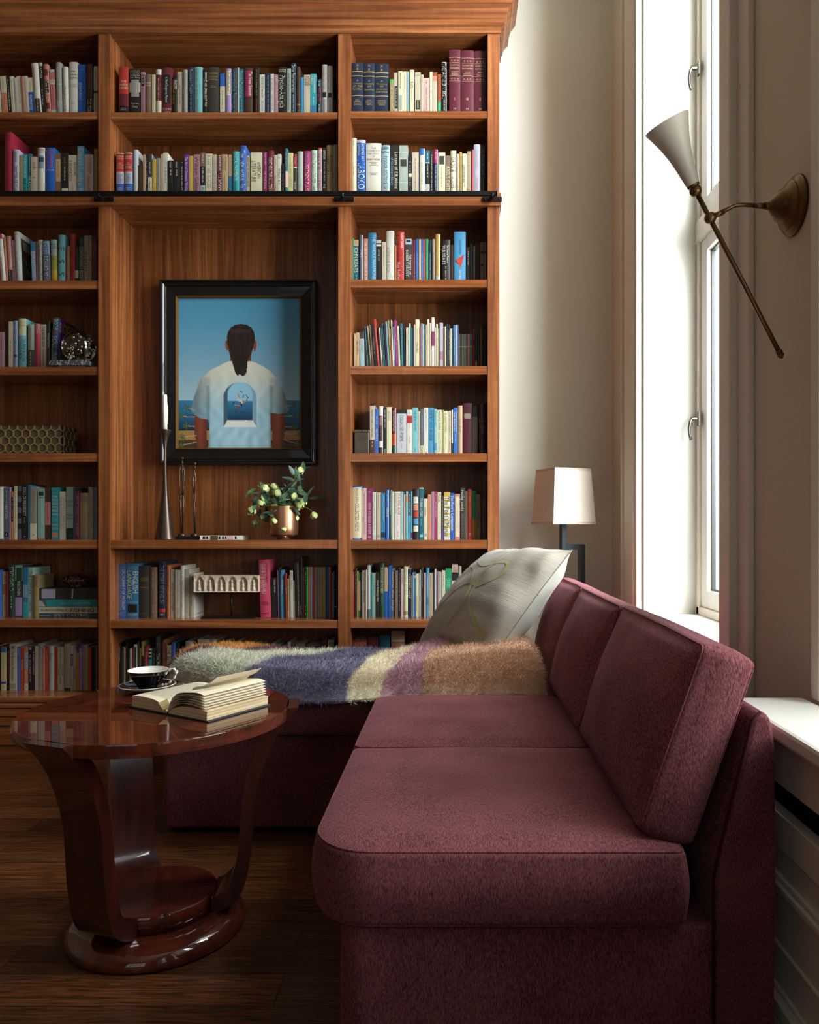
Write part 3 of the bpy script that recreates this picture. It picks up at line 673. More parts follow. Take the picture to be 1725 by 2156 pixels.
('R', 2, 7, 'third shelf of the right bay', 586.5, '''
742.5 745 500 p gn||
745 755 505 p dt|~:.02-.1:br:;V:.16-.72:iv:JOHN KEATS;~:.78-.98:mt:|0-.13:tn
757 764 495 h sl|~:.3-.5:wh:|
766 775 502 p dr|v:.04-.95:wh:THE NEW MODERN POETRY|
775.5 792 490 h st|r:.04-.98:lb:THE WHOLE HARMONIUM|
792.5 803 505 p bk|~:.22-.5:wh:|.0-.07:lg,.1-.14:iv
804 813 509 p be|~:.08-.6:br:|
814 830 486 h wh|l:.3-.76:gy:ADRIENNE RICH;r:.03-.95:be:COLLECTED EARLY POEMS|
831 835 516 p tc||
836 851 488 h rd|r:.03-.3:wh:Robert Lowell;r:.34-.8:mr:Setting the River on Fire;l:.05-.55:mr:A Study of Genius;l:.58-.94:wh:Kay Redfield|
854 867 503 p ch|r:.34-.78:wh:THE POETRY OF;l:.25-.82:wh:ROBERT FROST|0-.12:lb,.03-.07:nvi
867.5 869.5 506 p mr||
870 875 505 p mr|~:.3-.95:pp:|
876 881 503 p bl|~:.3-.95:lb:|
882 887 503 p tn|~:.3-.95:wh:|
887.5 892 503 p bl|~:.3-.95:lb:|
892.5 896.5 503 p rd|~:.3-.95:pp:|
897 902 503 p gn|~:.3-.95:mt:|
903 909 505 p nv|~:.3-.95:lb:|
911 916 503 p tp|~:.3-.9:br:|
917 927 493 h go|V:.3-.85:kh:A ll In the Air|.83-.9:lbi
930 948 505 h bk|l:.12-.55:wh:W.B.YEATS;r:.12-.52:wh:The Collected Poems of;~:.6-.98:wh:|
949 955 515 p bk|~:.1-.8:mr:|
957 981 488 h sb|v:.16-.42:nv:DON PATERSON;v:.72-.9:wh:THE POEMS|
983 989 520 p bk|~:.1-.5:wh:|
990 996 512 p bk||
997 1001 518 p gy|~:.1-.5:wh:|
1002 1010 514 p db||
1012 1019 510 p tp|=:.1-.3:ch:|.2-.27:chi,.5-.57:chi
1019.5 1024 510 p tp||.2-.27:chi'''),
('L', 3, 8, 'fourth shelf of the left bay', 771.5, '''
-2 9 699 p mv|~:.1-.9:br:|
9.5 12 700 p bk||
13 17 675 p bk||
18 27 677 p be|~:.4-.75:br:|.08-.084:br,.23-.234:br
28 37 675 h bu|~:.05-.85:sl:|.68-.74:chi
39 55 671 h aq|h:.05-.16:kh:ALICE/ADAMS;r:.4-.85:dt:SUPERIOR;l:.42-.85:dt:WOMEN|0-.33:iv
59 72 683 h gg|~:.1-.5:br:;~:.6-.9:wh:|.56-1:ch
73 84 682 h pk|~:.05-.2:ch:;v:.22-.9:br:Up the Road in the Distance|0-.2:rs
85 97 683 p be|v:.05-.5:ch:THE RIVER WHY;~:.55-.9:br:|
99 105 676 h bk|v:.1-.7:wh:PYNCHON|
106 119 670 h dt -3|V:.02-.24:be:BODY;V:.26-.32:rd:&;V:.34-.62:be:SOUL;r:.66-.88:be:FRANK;l:.62-.9:be:CONROY|'''),
('R', 3, 9, 'fourth shelf of the right bay', 768.5, '''
745 749 702 p tn||
749.5 757 700 p tn|v:.22-.6:ch:WALT WHITMAN|
759 768 698 p lb 1|v:.22-.55:gy:WHITMAN|0-.19:ch
770 773 704 p bk 2||
774.5 777 686 p dt 4.5|~:.1-.9:mt:|
777.5 780 690 p bk 4.5||
781 784 686 p be 5||
784.5 787.5 684 p br 4.5||
788 795 683 p bk 4.5|~:.3-.7:tp:|
796 800.5 671 p rd 5|~:.2-.95:wh:|
801 803.5 683 p bk 4||
804 806 690 p iv 4||
807 810 690 p sl 4||
810.5 812.5 681 p dt 4||
813 817 684 p bk 3.5||
817.5 821.5 677 p bu 3.5||
822 824.5 674 p ol 3||
825 827 692 p ru 3||
827.5 830 674 p wh 2.5||
830.5 833 688 p bu 2||
833.5 839 674 p pl 2.5|~:.1-.9:li:|
839.5 843.5 686 p iv 2|~:.1-.9:gy:|
845 850 681 p dt 1.5|~:.1-.9:mt:|
850.5 854 690 p bk 1||
855 860 689 p be|~:.1-.4:br:|
861 864.5 681 p mt||
865 867.5 690 p dt||
868 871 690 p nv||
872 874.5 683 p be||
875 883 672 p iv|~:.2-.5:go:;v:.48-.68:bk:LAKE EFFECT|
883.5 886 686 p rd||
886.5 890 681 p bu||
890.5 892.5 682 p py||
893 896 682 p bl|~:.1-.9:lb:|
896.5 899 684 p tn||
900 904 672 p iv|~:.1-.5:gy:|
904.5 908 680 p be||
909 915 668 p wh|~:.65-.9:lv:|.27-.55:pl
915.5 918 690 p be||
918.5 922 682 p iv|~:.3-.9:ru:|
922.5 925 692 p be||
926 933 679 p lv||.62-.8:mv
933.5 936.5 688 p br|~:.1-.9:tn:|
937 939.5 687 p iv||
940 943.5 682 p nv||
944 948 683 p bk|~:.15-.9:iv:|
948.5 951 692 p iv||
951.5 954 690 p bk||
955 959.5 684 p st|~:.3-.7:lb:|
960 962.5 684 p pp||
963 965.5 684 p rb||
966 969 703 p db|~:.1-.9:kh:|.35-.37:kh
969.4 972 703 p db||.35-.37:kh
972.4 975 704 p dg||.35-.37:kh
975.4 978 704 p db||.35-.37:kh
978.4 981 703 p dg||.35-.37:kh
981.4 984 704 p db||.35-.37:kh
984.4 987 703 p mr||.35-.37:kh
987.4 990 703 p db||.35-.37:kh
990.4 993 704 p dg||.35-.37:kh
993.4 996 703 p db||.35-.37:kh
997 1000 692 p rd|~:.1-.9:mr:|
1001 1005 692 p dt|~:.1-.6:aq:|.8-1:be
1006 1010 688 p db|~:.1-.9:tn:|
1011 1016 689 p br|~:.1-.9:tn:|
1017 1019.5 682 p db||
1020 1023.5 681 p dg||'''),
('R', 4, 10, 'fifth shelf of the right bay', 952.5, '''
779 789 852 p be|V:.1-.65:ch:THE POINT WHERE ALL THINGS MEET;~:.74-.88:wh:|0-.02:bk,.7-1:db
789.5 797 861 p rb|~:.15-.38:wh:;v:.44-.7:wh:NEGATIVE BLUE|
797.5 806.5 855 h wh|~:.22-.6:rd:|.2-.72:ch,.22-.4:mvi,.85-1:ch
807.5 814 858 p bk|~:.05-.45:wh:;v:.88-1:wh:fafaf|
814.5 825 857 p iv||.08-.28:bei
825.5 834 859 h mr|v:.06-.5:wh:Great American Prose Poems;~:.62-.75:mr:;~:.84-.95:gn:|.55-.8:or,.8-1:dg
835 857 863 p se|v:.12-.7:ch:COLLECTED POEMS;~:.77-.88:gy:|0-.08:bk,.96-1:bk
857.5 868.5 863 p wh|h:.03-.1:be:8;v:.16-.28:mr:ZEN;h:.3-.42:be:8/8;~:.6-.75:gy:|.13-.3:rd
869 880 858 p aq|v:.06-.5:dt:THE NEW POETRY;~:.87-.95:st:|
880.5 885 866 p be|~:.1-.7:gy:|
885.5 892 861 p sl|~:.15-.5:lb:;~:.5-.75:rd:;v:.82-.98:bk:PRIME|.8-1:iv
893 902 858 p wh|~:.05-.5:gy:;h:.92-.98:ch:o|
902.5 914 858 p sb|v:.06-.7:nv:POETRY WITH AN EDGE;~:.85-.98:mv:|
914.5 920 861 p aq|~:.05-.4:dt:;~:.4-.75:wh:|.75-.9:sb
920.5 931 863 p iv|v:.03-.45:ch:WALLACE STEVENS;v:.48-.94:gy:COLLECTED POEMS|
931.5 934.5 863 p ol||
935 943 865 p iv|h:.03-.1:ru:o;v:.12-.5:kh:JULIAN THOMAS;~:.6-.75:be:|
943.5 950 865 p be|~:.1-.5:br:;h:.52-.57:mr:+;~:.7-.9:br:|
951 954 863 p iv|~:.1-.6:ch:|.75-1:bk
955 964 858 p rb|r:.08-.52:wh:Twentieth Century;l:.1-.5:wh:Anglo-Welsh Poetry;~:.55-.75:lb:|
964.5 974 854 h tn|v:.28-.55:br:CALAVERASSE|
975 994 849 h wn|h:.1-.2:db:ALLEN/GINSBERG;=:.31-.37:db:|.2-.3:tpi
995 1006 855 h gy|~:.3-.9:tp:|0-.22:sl,.97-1:sl
1008 1024 849 h db|h:.28-.37:tp:T. S./ELIOT;=:.42-.6:tp:|'''),
('L', 5, 11, 'sixth shelf of the left bay', 1136, '''
-8 7 1024 h wh|~:.1-.9:ch:|.98-1:bl
8 19 1026 p sl|~:.05-.3:lg:;v:.33-.6:be:HAITIAN;h:.87-.93:wh:S|.86-.94:bki
19.5 21.5 1026 p li||
22 28 1035 p tc|~:.15-.6:wh:|.12-.62:bki
29 36.5 1023 p iv|~:.05-.35:gy:;~:.36-.9:sl:|
37 45 1023 p sl||.1-.2:bk,.3-.4:bk,.5-.6:bk,.7-.8:bk
46 58 1019 p bk|v:.06-.57:be:IDOLS OF PERVERSITY;~:.6-.7:gy:;h:.92-.97:be:o|
58.5 62 1021 p st||
63 77 1024 p gy|~:.1-.75:kh:;h:.88-.93:ch:A|0-.7:bui,.7-1:iv,.05-.85:ivi
79 93.5 1029 p sg|=:.17-.2:dt:|.06-.14:chi,.97-1:dr
94.5 106 1026 p db|~:.3-.65:mr:|.28-.72:rs
108 123.5 1026 p tl|h:.01-.14:aq:MATTER/BALANCE;h:.14-.55:wh:the/YIDDISH/UNION/PULITZER/PRIZE/WINNING;h:.56-.68:aq:THE;h:.68-.82:wh:AMAZING/& CLAY|.86-.96:sai
125 137.5 1035 p wh|r:.14-.76:gy:WAKE BY NEBULA;l:.12-.78:gy:XANCO IMEIOCRO;|
139 153.5 1025 p mt|h:.25-.38:ch:DEAD/SOULS;h:.5-.62:ch:Nikolai/Gogol;h:.9-.94:wh:o|.78-1:dg
154 157.5 1026 p sl||
158 167 1035 h pl|v:.05-.9:pp:LOVE AND INTRIGUE;|
168 185 1038 h tn|h:.06-.2:db:ULYSSES/JAMES/JOYCE;h:.94-.99:db:Modern|
186 196.5 1025 h be|v:.1-.75:tp:OTHER VOICES, OTHER;|
197 204.5 1026 h bu|v:.05-.75:sl:BALLADS LOVES LABYRINTH|'''),
('R', 5, 12, 'sixth shelf of the right bay', 1136, '''
742 762 1023 h bl|v:.05-.3:ch:W.H.AUDEN;v:.32-.84:ch:COLLECTED POEMS;h:.88-.92:ch:o|.025-.975:ivi,.03-.97:iv
762.5 772 1028 p pp|~:.1-.9:br:|
773 783.5 1029 p pl|h:.03-.08:lb:o;v:.28-.88:pp:HOW TO READ A POEM;h:.92-.98:pp:88|
784.5 792 1036 p wh|~:.05-.8:gy:|.9-1:se
793 802 1037 p be|~:.05-.35:gy:|.9-.96:gyi
802.5 811 1038 p st|~:.05-.6:lb:|.84-.96:nv
812 819 1031 h rb|~:.1-.25:lb:;v:.35-.55:wh:HARBOR|
819.5 825 1032 h dg|~:.1-.5:mt:|
826 830 1035 p wh||
831 843.5 1035 p wh|r:.04-.48:rd:STAYING ALIVE;l:.04-.45:gy:real poems for unreal;~:.5-.7:gy:;~:.82-.95:pk:|
844 849 1035 p lb||.9-1:mt
850 854 1041 p be||
855 859.5 1035 p aq|~:.1-.9:tl:|.1-.22:sa
860 865 1035 p sb|~:.05-.5:wh:|.0-.5:nv
865.5 868.5 1035 p aq|~:.2-.7:bk:|.85-.97:pl
869 882 1030 h bk|~:.2-.24:gy:|.15-.28:whi,.3-.42:sai,.44-.56:rdi,.58-.7:sbi,.72-.84:whi
883 892 1027 p dt|v:.2-.55:wh:TO READ A POEM;~:.6-.75:mt:|0-.02:iv,.9-.96:aqi
893 900.5 1050 p iv|v:.2-.4:ch:yeats|.85-.92:gyi
901 908 1041 p sa|h:.02-.07:br:o;~:.1-.8:br:|
908.5 915 1035 p mv|~:.2-.9:pu:|
915.5 921 1035 p mg|~:.05-.15:pp:;v:.2-.55:pp:The Poem's Heartbeat|
921.5 929 1036 p iv|v:.04-.22:ch:McCully;~:.25-.9:gy:|
929.5 934 1043 p ch|~:.1-.75:iv:|.78-1:pu
935 948 1036 p wh|V:.1-.95:ch:The Poet's Manual|0-.1:yl,.16-.2:yl,.3-.34:yl,.44-.48:yl,.58-.62:yl,.72-.76:yl,.86-.9:yl
948.5 957.5 1038 p bl|V:.05-.8:wh:The Poet's Companion|
958 969 1040 p rs|~:.2-.8:gy:|.06-.94:ivi
970 979.5 1027 p ch|V:.05-.45:wh:reading poetry;~:.5-.95:tp:|
980 985 1034 p br||
986 994 1030 p rd|V:.06-.6:go:Dynamic Characters;h:.85-.93:pp:8|
995 1003 1034 p gn|~:.1-.5:kh:|.58-1:oc
1003.5 1012 1041 p tp|v:.1-.75:db:POET'S HANDBOOK|
1012.5 1015.5 1046 p db||
1016 1024 1051 p br|v:.1-.7:db:HERSEY|'''),
('L', 6, 13, 'seventh shelf of the left bay', 1299, '''
-6 3 1200 h rb||
4 12 1204 p iv|~:.05-.25:gy:;~:.55-.9:gy:|.28-.5:oc
12.5 17.5 1203 p mr|~:.1-.8:rd:|
18 31 1188 h dg|V:.05-.5:iv:STRONGHOLD;~:.6-.85:iv:|
32 47.5 1190 p ch|V:.3-.58:wh:WISCONSIN|0-.3:sg,.05-.58:dgi,.62-.98:li
48.5 58.5 1195 p st|~:.35-.8:ol:|.35-.6:bu,.7-1:tl
59 69 1195 p mt|v:.08-.9:dt:THE COMPLEAT CONCISE|
70 83 1210 h kh|=:.06-.25:br:|.04-.05:br,.27-.28:br'''),
('M', 3, 14, 'seventh shelf of the middle bay', 1300, '''
249 265 1189 p rb|h:.03-.08:go:NTC'S;r:.1-.84:iv:DICTIONARY OF PROBLEM;l:.09-.86:go:WORDS AND EXPRESSIONS;h:.88-.97:go:NTC|
265.5 293 1187 h st|h:.04-.12:lb:THE OXFORD/COMPANION;r:.14-.54:iv:ENGLISH;l:.13-.65:iv:LANGUAGE;h:.69-.73:lb:McARTHUR;h:.92-.96:wh:OXFORD|.75-.9:bki
294.5 315 1191 h ch|h:.22-.3:go:ROGET'S/INTERNATIONAL/THESAURUS;h:.4-.43:go:Third Edition;~:.9-.92:go:|
316 330.5 1194 h br|~:.1-.42:be:;~:.75-.9:be:|
334 348.5 1181 h nv|V:.08-.75:gy:THE STORY OF ENGLISH;h:.92-.96:wh:BBC|.84-.9:rd
350 358 1190 h tc|v:.1-.45:br:AMERICAN COLLOQUIAL;~:.5-.95:tn:|
359 368.5 1200 p be|~:.05-.15:gy:;v:.25-.85:ch:The Early Masters of English|
369.5 379.5 1200 p be|~:.05-.7:gy:;h:.8-.84:gy:POETRY;h:.88-.92:ch:11|
380 388.5 1191 h wh|v:.2-.8:gy:A Virgin's Guide to Walter|
389 398.5 1199 p be|V:.05-.9:gy:STYLES OF LITERARY|
400 408 1208 p be|~:.04-.2:br:;v:.4-.72:ch:7 Types of Ambiguity|
549 571 1179 h pk 2.2|r:.06-.4:wn:THE JOHNS HOPKINS;v:.07-.6:pp:GUIDE TO LITERARY;l:.06-.58:pp:THEORY & CRITICISM;=:.72-.8:wn:;=:.92-.94:wn:|
571.5 585 1218 p bk|v:.03-.17:wh:Criminal;~:.2-.36:wh:|
586 588.5 1201 p li 1||
589 592 1196 p bk 1||
592.5 599 1201 p sb 1|v:.1-.6:wh:RIMBAUD|
599.5 602 1211 p bk 1||
602.5 606 1207 p rd 1.5|v:.22-.6:wh:CLASSICS|
606.5 609 1219 p tn 1||
609.5 611.5 1211 p iv 1||
612 618 1201 p wh 1|v:.05-.4:kh:BEST POEMS|
618.5 622 1222 p be 1||
622.5 625.5 1186 p bk 1||
626 631.5 1183 p ch 1|~:.05-.95:wh:|
632 636 1173 h bk|~:.8-.95:wh:|
636.5 640.5 1195 p db|~:.05-.95:tc:|
641 645 1194 p bk|~:.1-.35:wh:;~:.75-.95:wh:|
645.5 649 1194 p bg|~:.05-.95:gn:|
649.5 653 1194 p tc|~:.05-.35:db:|
653.5 657.5 1194 p bu|~:.05-.35:nv:|
658 662.5 1194 p rd|~:.05-.25:mr:|
663 667.5 1194 p gy|~:.05-.6:ch:|
668 672.5 1194 p tp||
673 678.5 1194 p tp|~:.1-.4:br:|
679 686 1194 p ol|~:.08-.4:kh:|
687 692 1194 p bl||
692.5 697 1194 p tc|~:.7-.95:br:|
698.5 701 1207 p gy||
701.5 704 1203 p bu||
704.5 709 1203 p bk|~:.1-.35:gn:|.4-.41:wh,.75-.76:wh'''),
('R', 6, 15, 'seventh shelf of the right bay', 1298.5, '''
742.5 747 1204 p rd|~:.08-.5:pp:|
747.5 751 1199 p nv|~:.1-.5:lb:|
751.5 754.5 1203 p oc||
755 760 1207 p wh|~:.3-.75:gy:|0-.18:gn,.84-1:gn
760.5 762.5 1205 p bk||
763 770 1201 p be|~:.05-.4:ch:;v:.42-.78:ch:WARFE|
770.5 773 1200 p wh||
773.5 780 1190 h lg|~:.2-.8:gy:|.84-1:sl
780.5 783 1206 p tl||
783.5 792 1207 p sg|~:.1-.5:dt:|
792.5 799.5 1207 p bk|v:.15-.65:iv:Center Anthology Chick|
800 809 1186 h dg|V:.08-.55:iv:SIR GAWAIN AND THE GREEN;~:.6-.8:tl:|
809.5 817.5 1195 p tn|~:.1-.4:oc:|.48-1:bl
818 823.5 1193 p bl|~:.5-.65:lb:|
824 831.5 1199 p sl|V:.05-.85:be:American Wee Things|
832 838 1201 p br|~:.1-.8:tn:|
838.5 843.5 1197 p nv|~:.1-.9:lg:|
844 850 1198 p pp|~:.05-.3:nv:|
850.5 859 1193 h iv|v:.06-.3:kh:CRITICAL TERMS;v:.35-.55:kh:EDITIONS|.88-.95:kh
859.5 866 1199 p nv|V:.1-.6:be:OPENED HALF|
866.5 868.5 1212 p be||
869 872 1206 p bu||
872.5 876 1206 p st||.06-.12:be
876.5 880.5 1208 p iv|~:.5-.9:rd:|
881 883.5 1207 p be||
884 887 1200 p gy||
887.5 892 1198 p bk|~:.1-.4:sg:|
893 897 1206 p pp|~:.1-.3:br:|
897.5 903.5 1196 h sb|~:.2-.55:wh:|.6-.75:st
904 911.5 1207 p tn|~:.05-.3:br:|
912 915 1206 p nv||
915.5 918.5 1199 p wh|~:.2-.6:ch:|
919 922 1204 p mv||
922.5 930.5 1204 p lg|~:.05-.5:gy:|
931 938 1201 p iv|~:.1-.35:ch:|
938.5 951 1197 p gn|v:.2-.4:mt:CLASSIC|
952 965 1189 p be|=:.05-.15:rd:|.15-.3:bk
966 972 1192 p be||'''),
('base', 0, 16, 'bottom shelf of the left bay', 1453, '''
-9 1 1360 p mr||
2 12.5 1363 p py|~:.15-.8:kh:;h:.88-.95:ch:o|0-.12:st,.8-.86:pu
13 20.5 1361 p mr|~:.1-.6:pp:;h:.9-.96:pp:o|0-.1:bk,.84-1:bk
21 35.5 1356 p be|h:.02-.11:ch:8;V:.14-.8:ch:The Brothers Karamazov;h:.84-.98:gy:8|.04-.12:gyi,.86-.97:gyi
36 41 1362 p rb|~:.03-.2:wh:;~:.22-.35:nv:|
41.5 50 1363 p or|v:.04-.28:mr:TIM GAUTREAUX;v:.3-.55:wh:My Son's Story|
50.5 59.5 1363 p sa|v:.25-.46:bu:S.R.Crockett;v:.52-.72:iv:Oakdale;h:.9-.96:dr:8|.12-.5:lv,.86-1:wh
60 67.5 1361 p bk|v:.18-.6:be:The Ghost Road;~:.65-.85:wh:|.02-.08:gyi,.6-.63:rdi
68 73.5 1361 p wn|v:.12-.65:wh:FLAUBERT'S PARROT|0-.1:ch,.9-1:ch
74 80 1360 p be|~:.04-.28:kh:;~:.3-.7:tn:;h:.82-.87:ch:o|
80.5 89 1355 p gy|~:.02-.3:ch:;V:.34-.92:kh:THE MAKING OF US|
89.5 95 1362 p sa|~:.05-.2:ru:;h:.87-.93:ru:D|
95.5 102 1360 p rd|~:.1-.9:pp:|
102.5 113 1360 h lg|V:.16-.33:ch:Snow;v:.44-.8:gy:ORHAN PAMUK;h:.88-.92:ch:o|.38-.384:gy
113.5 121.5 1363 p or|~:.1-.7:mr:;h:.92-.95:wh:o|
122 135 1363 p be|v:.05-.4:ch:the masks of God;r:.4-.66:dt:OCCIDENTAL;l:.42-.68:dt:MYTHOLOGY;v:.7-.85:ch:campbell|
136 148.5 1355 h be|v:.1-.65:tp:East of Eden. Trahan|.95-1:dg
149 154 1360 p wh|v:.22-.43:wh:MCINERNEY;v:.46-.97:ch:BRIGHT LIGHTS, BIG CITY|.18-.45:pl
154.5 160 1369 p be|~:.05-.35:ch:;~:.5-.75:ch:|.42-.75:gyi
160.5 166 1375 p oc|~:.2-.8:br:|0-.06:gy
166.5 173 1355 h li|v:.3-.7:pu:BIOGRAPHY|0-.1:pu
173.5 185.5 1358 h tp|~:.06-.6:ru:;h:.9-.94:dg:V|
186.5 193 1363 p or|~:.05-.15:db:;~:.3-.75:tc:|
194 201.5 1363 p bk|~:.05-.3:mr:;~:.35-.7:mr:|.86-.9:dgi
202 203.5 1362 p be||'''),
('base', 1, 17, 'bottom shelf of the middle bay', 1453, '''
249.5 254 1352 h bk|~:.1-.4:wh:|
254.5 259.5 1363 p bk|~:.1-.9:kh:|
260 264.5 1363 p be|~:.05-.8:ch:|
265 268.5 1351 h bk||
269 273 1366 p sl|~:.05-.2:mt:|
273.5 277.5 1365 p be|~:.1-.9:gy:|
278 281.5 1365 p rd||
282 288.5 1357 p wh||.06-.9:chi
289.5 293 1351 h ch||
293.5 297.5 1364 p iv|~:.1-.9:gy:|
298 303.5 1350 h ol|~:.3-.5:ch:|.3-1:bk
304 313.5 1360 h cm|v:.04-.9:pp:A Glittering Vanity Trip|
314 320 1366 p tl||0-.04:iv,.04-.08:bk,.08-.12:iv,.12-.16:bk,.16-.2:iv,.2-.25:bk
320.5 328 1367 p bk|~:.1-.9:gy:|
328.5 338 1339 h ch|~:.03-.2:gy:;v:.32-.8:wh:The Poetics of|
338.5 342 1350 h bk||
342.5 351.5 1348 p tc|v:.06-.5:db:Elizabeth Bishop;~:.5-.8:db:|
352 360.5 1359 p be|V:.04-.6:ch:THE BEST OF|
361 370 1353 h rb|~:.1-.5:sb:|.5-.8:wn
370.5 377.5 1353 h bk|v:.12-.6:yl:AN AMERICAN|
378 381.5 1367 p wh|~:.1-.5:ch:|
382 386.5 1362 p ru||
387 390.5 1363 p be||
391 406.5 1350 h lg|h:.03-.06:rd:fafaf;~:.1-.5:gy:|
407 415.5 1365 p gy|h:.02-.3:ch:8/8/8|
416 440.5 1346 h iv|=:.05-.1:ru:;h:.1-.34:bk:Brief/Lives|
441 455.5 1346 h be|v:.05-.3:gy:Under|
456 462 1352 h bk||
463 477 1354 p yl||
479 492 1358 p bk||
493.5 499 1351 h be|||
500 518 1362 h bk||
520 531 1356 p ch||
532 541 1357 p db||
543 552 1358 p ch||
553 562 1359 h bk||
573 580 1354 p bu||
581 590 1360 p bk||
591 605 1362 p db||
606 612 1352 p wh||
613 620 1357 p dg||
622 642 1356 p kh||
644 674 1360 p bk||
677 689 1347 h mr|=:.03-.06:rs:|
691 704 1347 h iv|h:.03-.1:ch:BB|'''),
('base', 2, 18, 'bottom shelf of the right bay', 1453, '''
742 773 1348 h rd|h:.02-.2:iv:FRENCH/ENGLISH|
774 797 1345 h mr|=:.05-.1:tc:|
799 821 1338 h dt|=:.1-.2:st:|
824 852 1328 h rs|=:.1-.16:br:|0-.16:tn,.16-.18:iv,.18-.19:br'''),
]
YS = 3.83
plan = []
for bay, si, order, nm, ybase, data in SHELVES:
    z0 = SZ[(bay, si)]
    for ln in data.strip().split('\n'):
        parts = ln.split('|'); f_ = parts[0].split()
        YS = 3.766 if order <= 5 else (3.815 if order <= 12 else 3.83)
        x0, x1, yt = float(f_[0]), float(f_[1]), float(f_[2])
        lean = float(f_[5]) if len(f_) > 5 else 0
        w_ = (x1-x0)*YS/F-.0004; h = max(.08, (ZZ(yt, YS)-z0)/math.cos(math.radians(lean)))
        plan.append(dict(shelf=nm, z=z0, x=(XX(x0, YS)+XX(x1, YS))/2, w=w_, h=h, kind=f_[3], col=f_[4], lean=lean, texts=parts[1], bands=parts[2], ys=YS, area=w_*h, px=(x0+x1)/2, base=bay == 'base' or ybase > 1290))
# colour words for labels
def colname(b_): return PAL[b_['col']][1]
byshelf = {}
for b_ in plan: byshelf.setdefault(b_['shelf'], []).append(b_)
ORD = ['first', 'second', 'third', 'fourth', 'fifth', 'sixth', 'seventh', 'eighth', 'ninth', 'tenth', 'eleventh', 'twelfth', 'thirteenth', 'fourteenth', 'fifteenth', 'sixteenth', 'seventeenth', 'eighteenth', 'nineteenth', 'twentieth']
vis = sorted(plan, key=lambda b_: -b_['area']*(.25 if (b_['shelf'] == 'bottom shelf of the middle bay' and b_['px'] > 456) else 1))
keep = set(id(b_) for b_ in vis[:302])
labels = {}
for nm, L_ in byshelf.items():
    L_.sort(key=lambda b_: b_['px'])
    for i, b_ in enumerate(L_):
        c = colname(b_); size = ('thick ' if b_['w'] > .045 else 'slim ' if b_['w'] < .017 else '')+('tall ' if b_['h'] > .245 else 'short ' if b_['h'] < .165 else '')
        band = ''
        if b_['bands']:
            bc_ = b_['bands'].split(',')[0].split(':')[1][:2]
            if PAL[bc_][1] != c: band = ' with %s band' % PAL[bc_][1]
        kd = 'hardback' if b_['kind'] == 'h' else 'paperback'
        l_ = colname(L_[i-1]) if i else None; r_ = colname(L_[i+1]) if i+1 < len(L_) else None
        nb = ' between %s and %s books' % (l_, r_) if l_ and r_ else (' at the left end' if r_ else ' at the right end')
        b_['cands'] = [f'{size}{c} {kd}{band}, {nm}', f'{size}{c} {kd}{nb}, {nm}', f'{size}{c} {kd}{band}{nb}, {nm}']
        same = [k for k in L_ if colname(k) == c and k['kind'] == b_['kind']]
        o_ = same.index(b_)
        b_['cands'].append(f'{ORD[o_] if o_ < 20 else "last"} {c} {kd} from the left on the {nm}')
cnt = {}
for b_ in plan:
    for j, s_ in enumerate(b_['cands']): cnt[(j, s_)] = cnt.get((j, s_), 0)+1
used = set()
for b_ in plan:
    for j, s_ in enumerate(b_['cands']):
        s_ = ' '.join(s_.split()).replace(' ,', ',')
        if (cnt[(j, b_['cands'][j])] == 1 and s_ not in used and len(s_.split()) <= 16) or j == 3:
            b_['label'] = s_; used.add(s_); break
SIDE = {('third shelf of the left bay', 40): [(.1, .99, .08, .8, 'ch', ''), (.14, .3, .2, .75, 'be', ''), (.36, .5, .2, .75, 'tp', ''), (.62, .74, .3, .75, 'be', ''), (.26, .36, .3, .7, 'wh', 'OM'), (.48, .6, .3, .7, 'wh', 'HO')],
        ('fourth shelf of the left bay', 112.5): [(0, 1, .02, .3, 'pu', ''), (0, 1, .3, .98, 'db', ''), (.05, .25, .05, .9, 'oc', 'BODY'), (.3, .42, .4, .6, 'rd', '&'), (.5, .72, .05, .9, 'oc', 'SOUL')],
        ('seventh shelf of the middle bay', 404): [(0, 1, .02, .98, 'wh', ''), (.9, .95, .1, .9, 'ch', 'of Ambiguity')],
        ('third shelf of the left bay', 98.5): [(.0, 1, .02, .98, 'sl', '')]}
rest = MB(); rest_m = []
rd = random.Random(5)
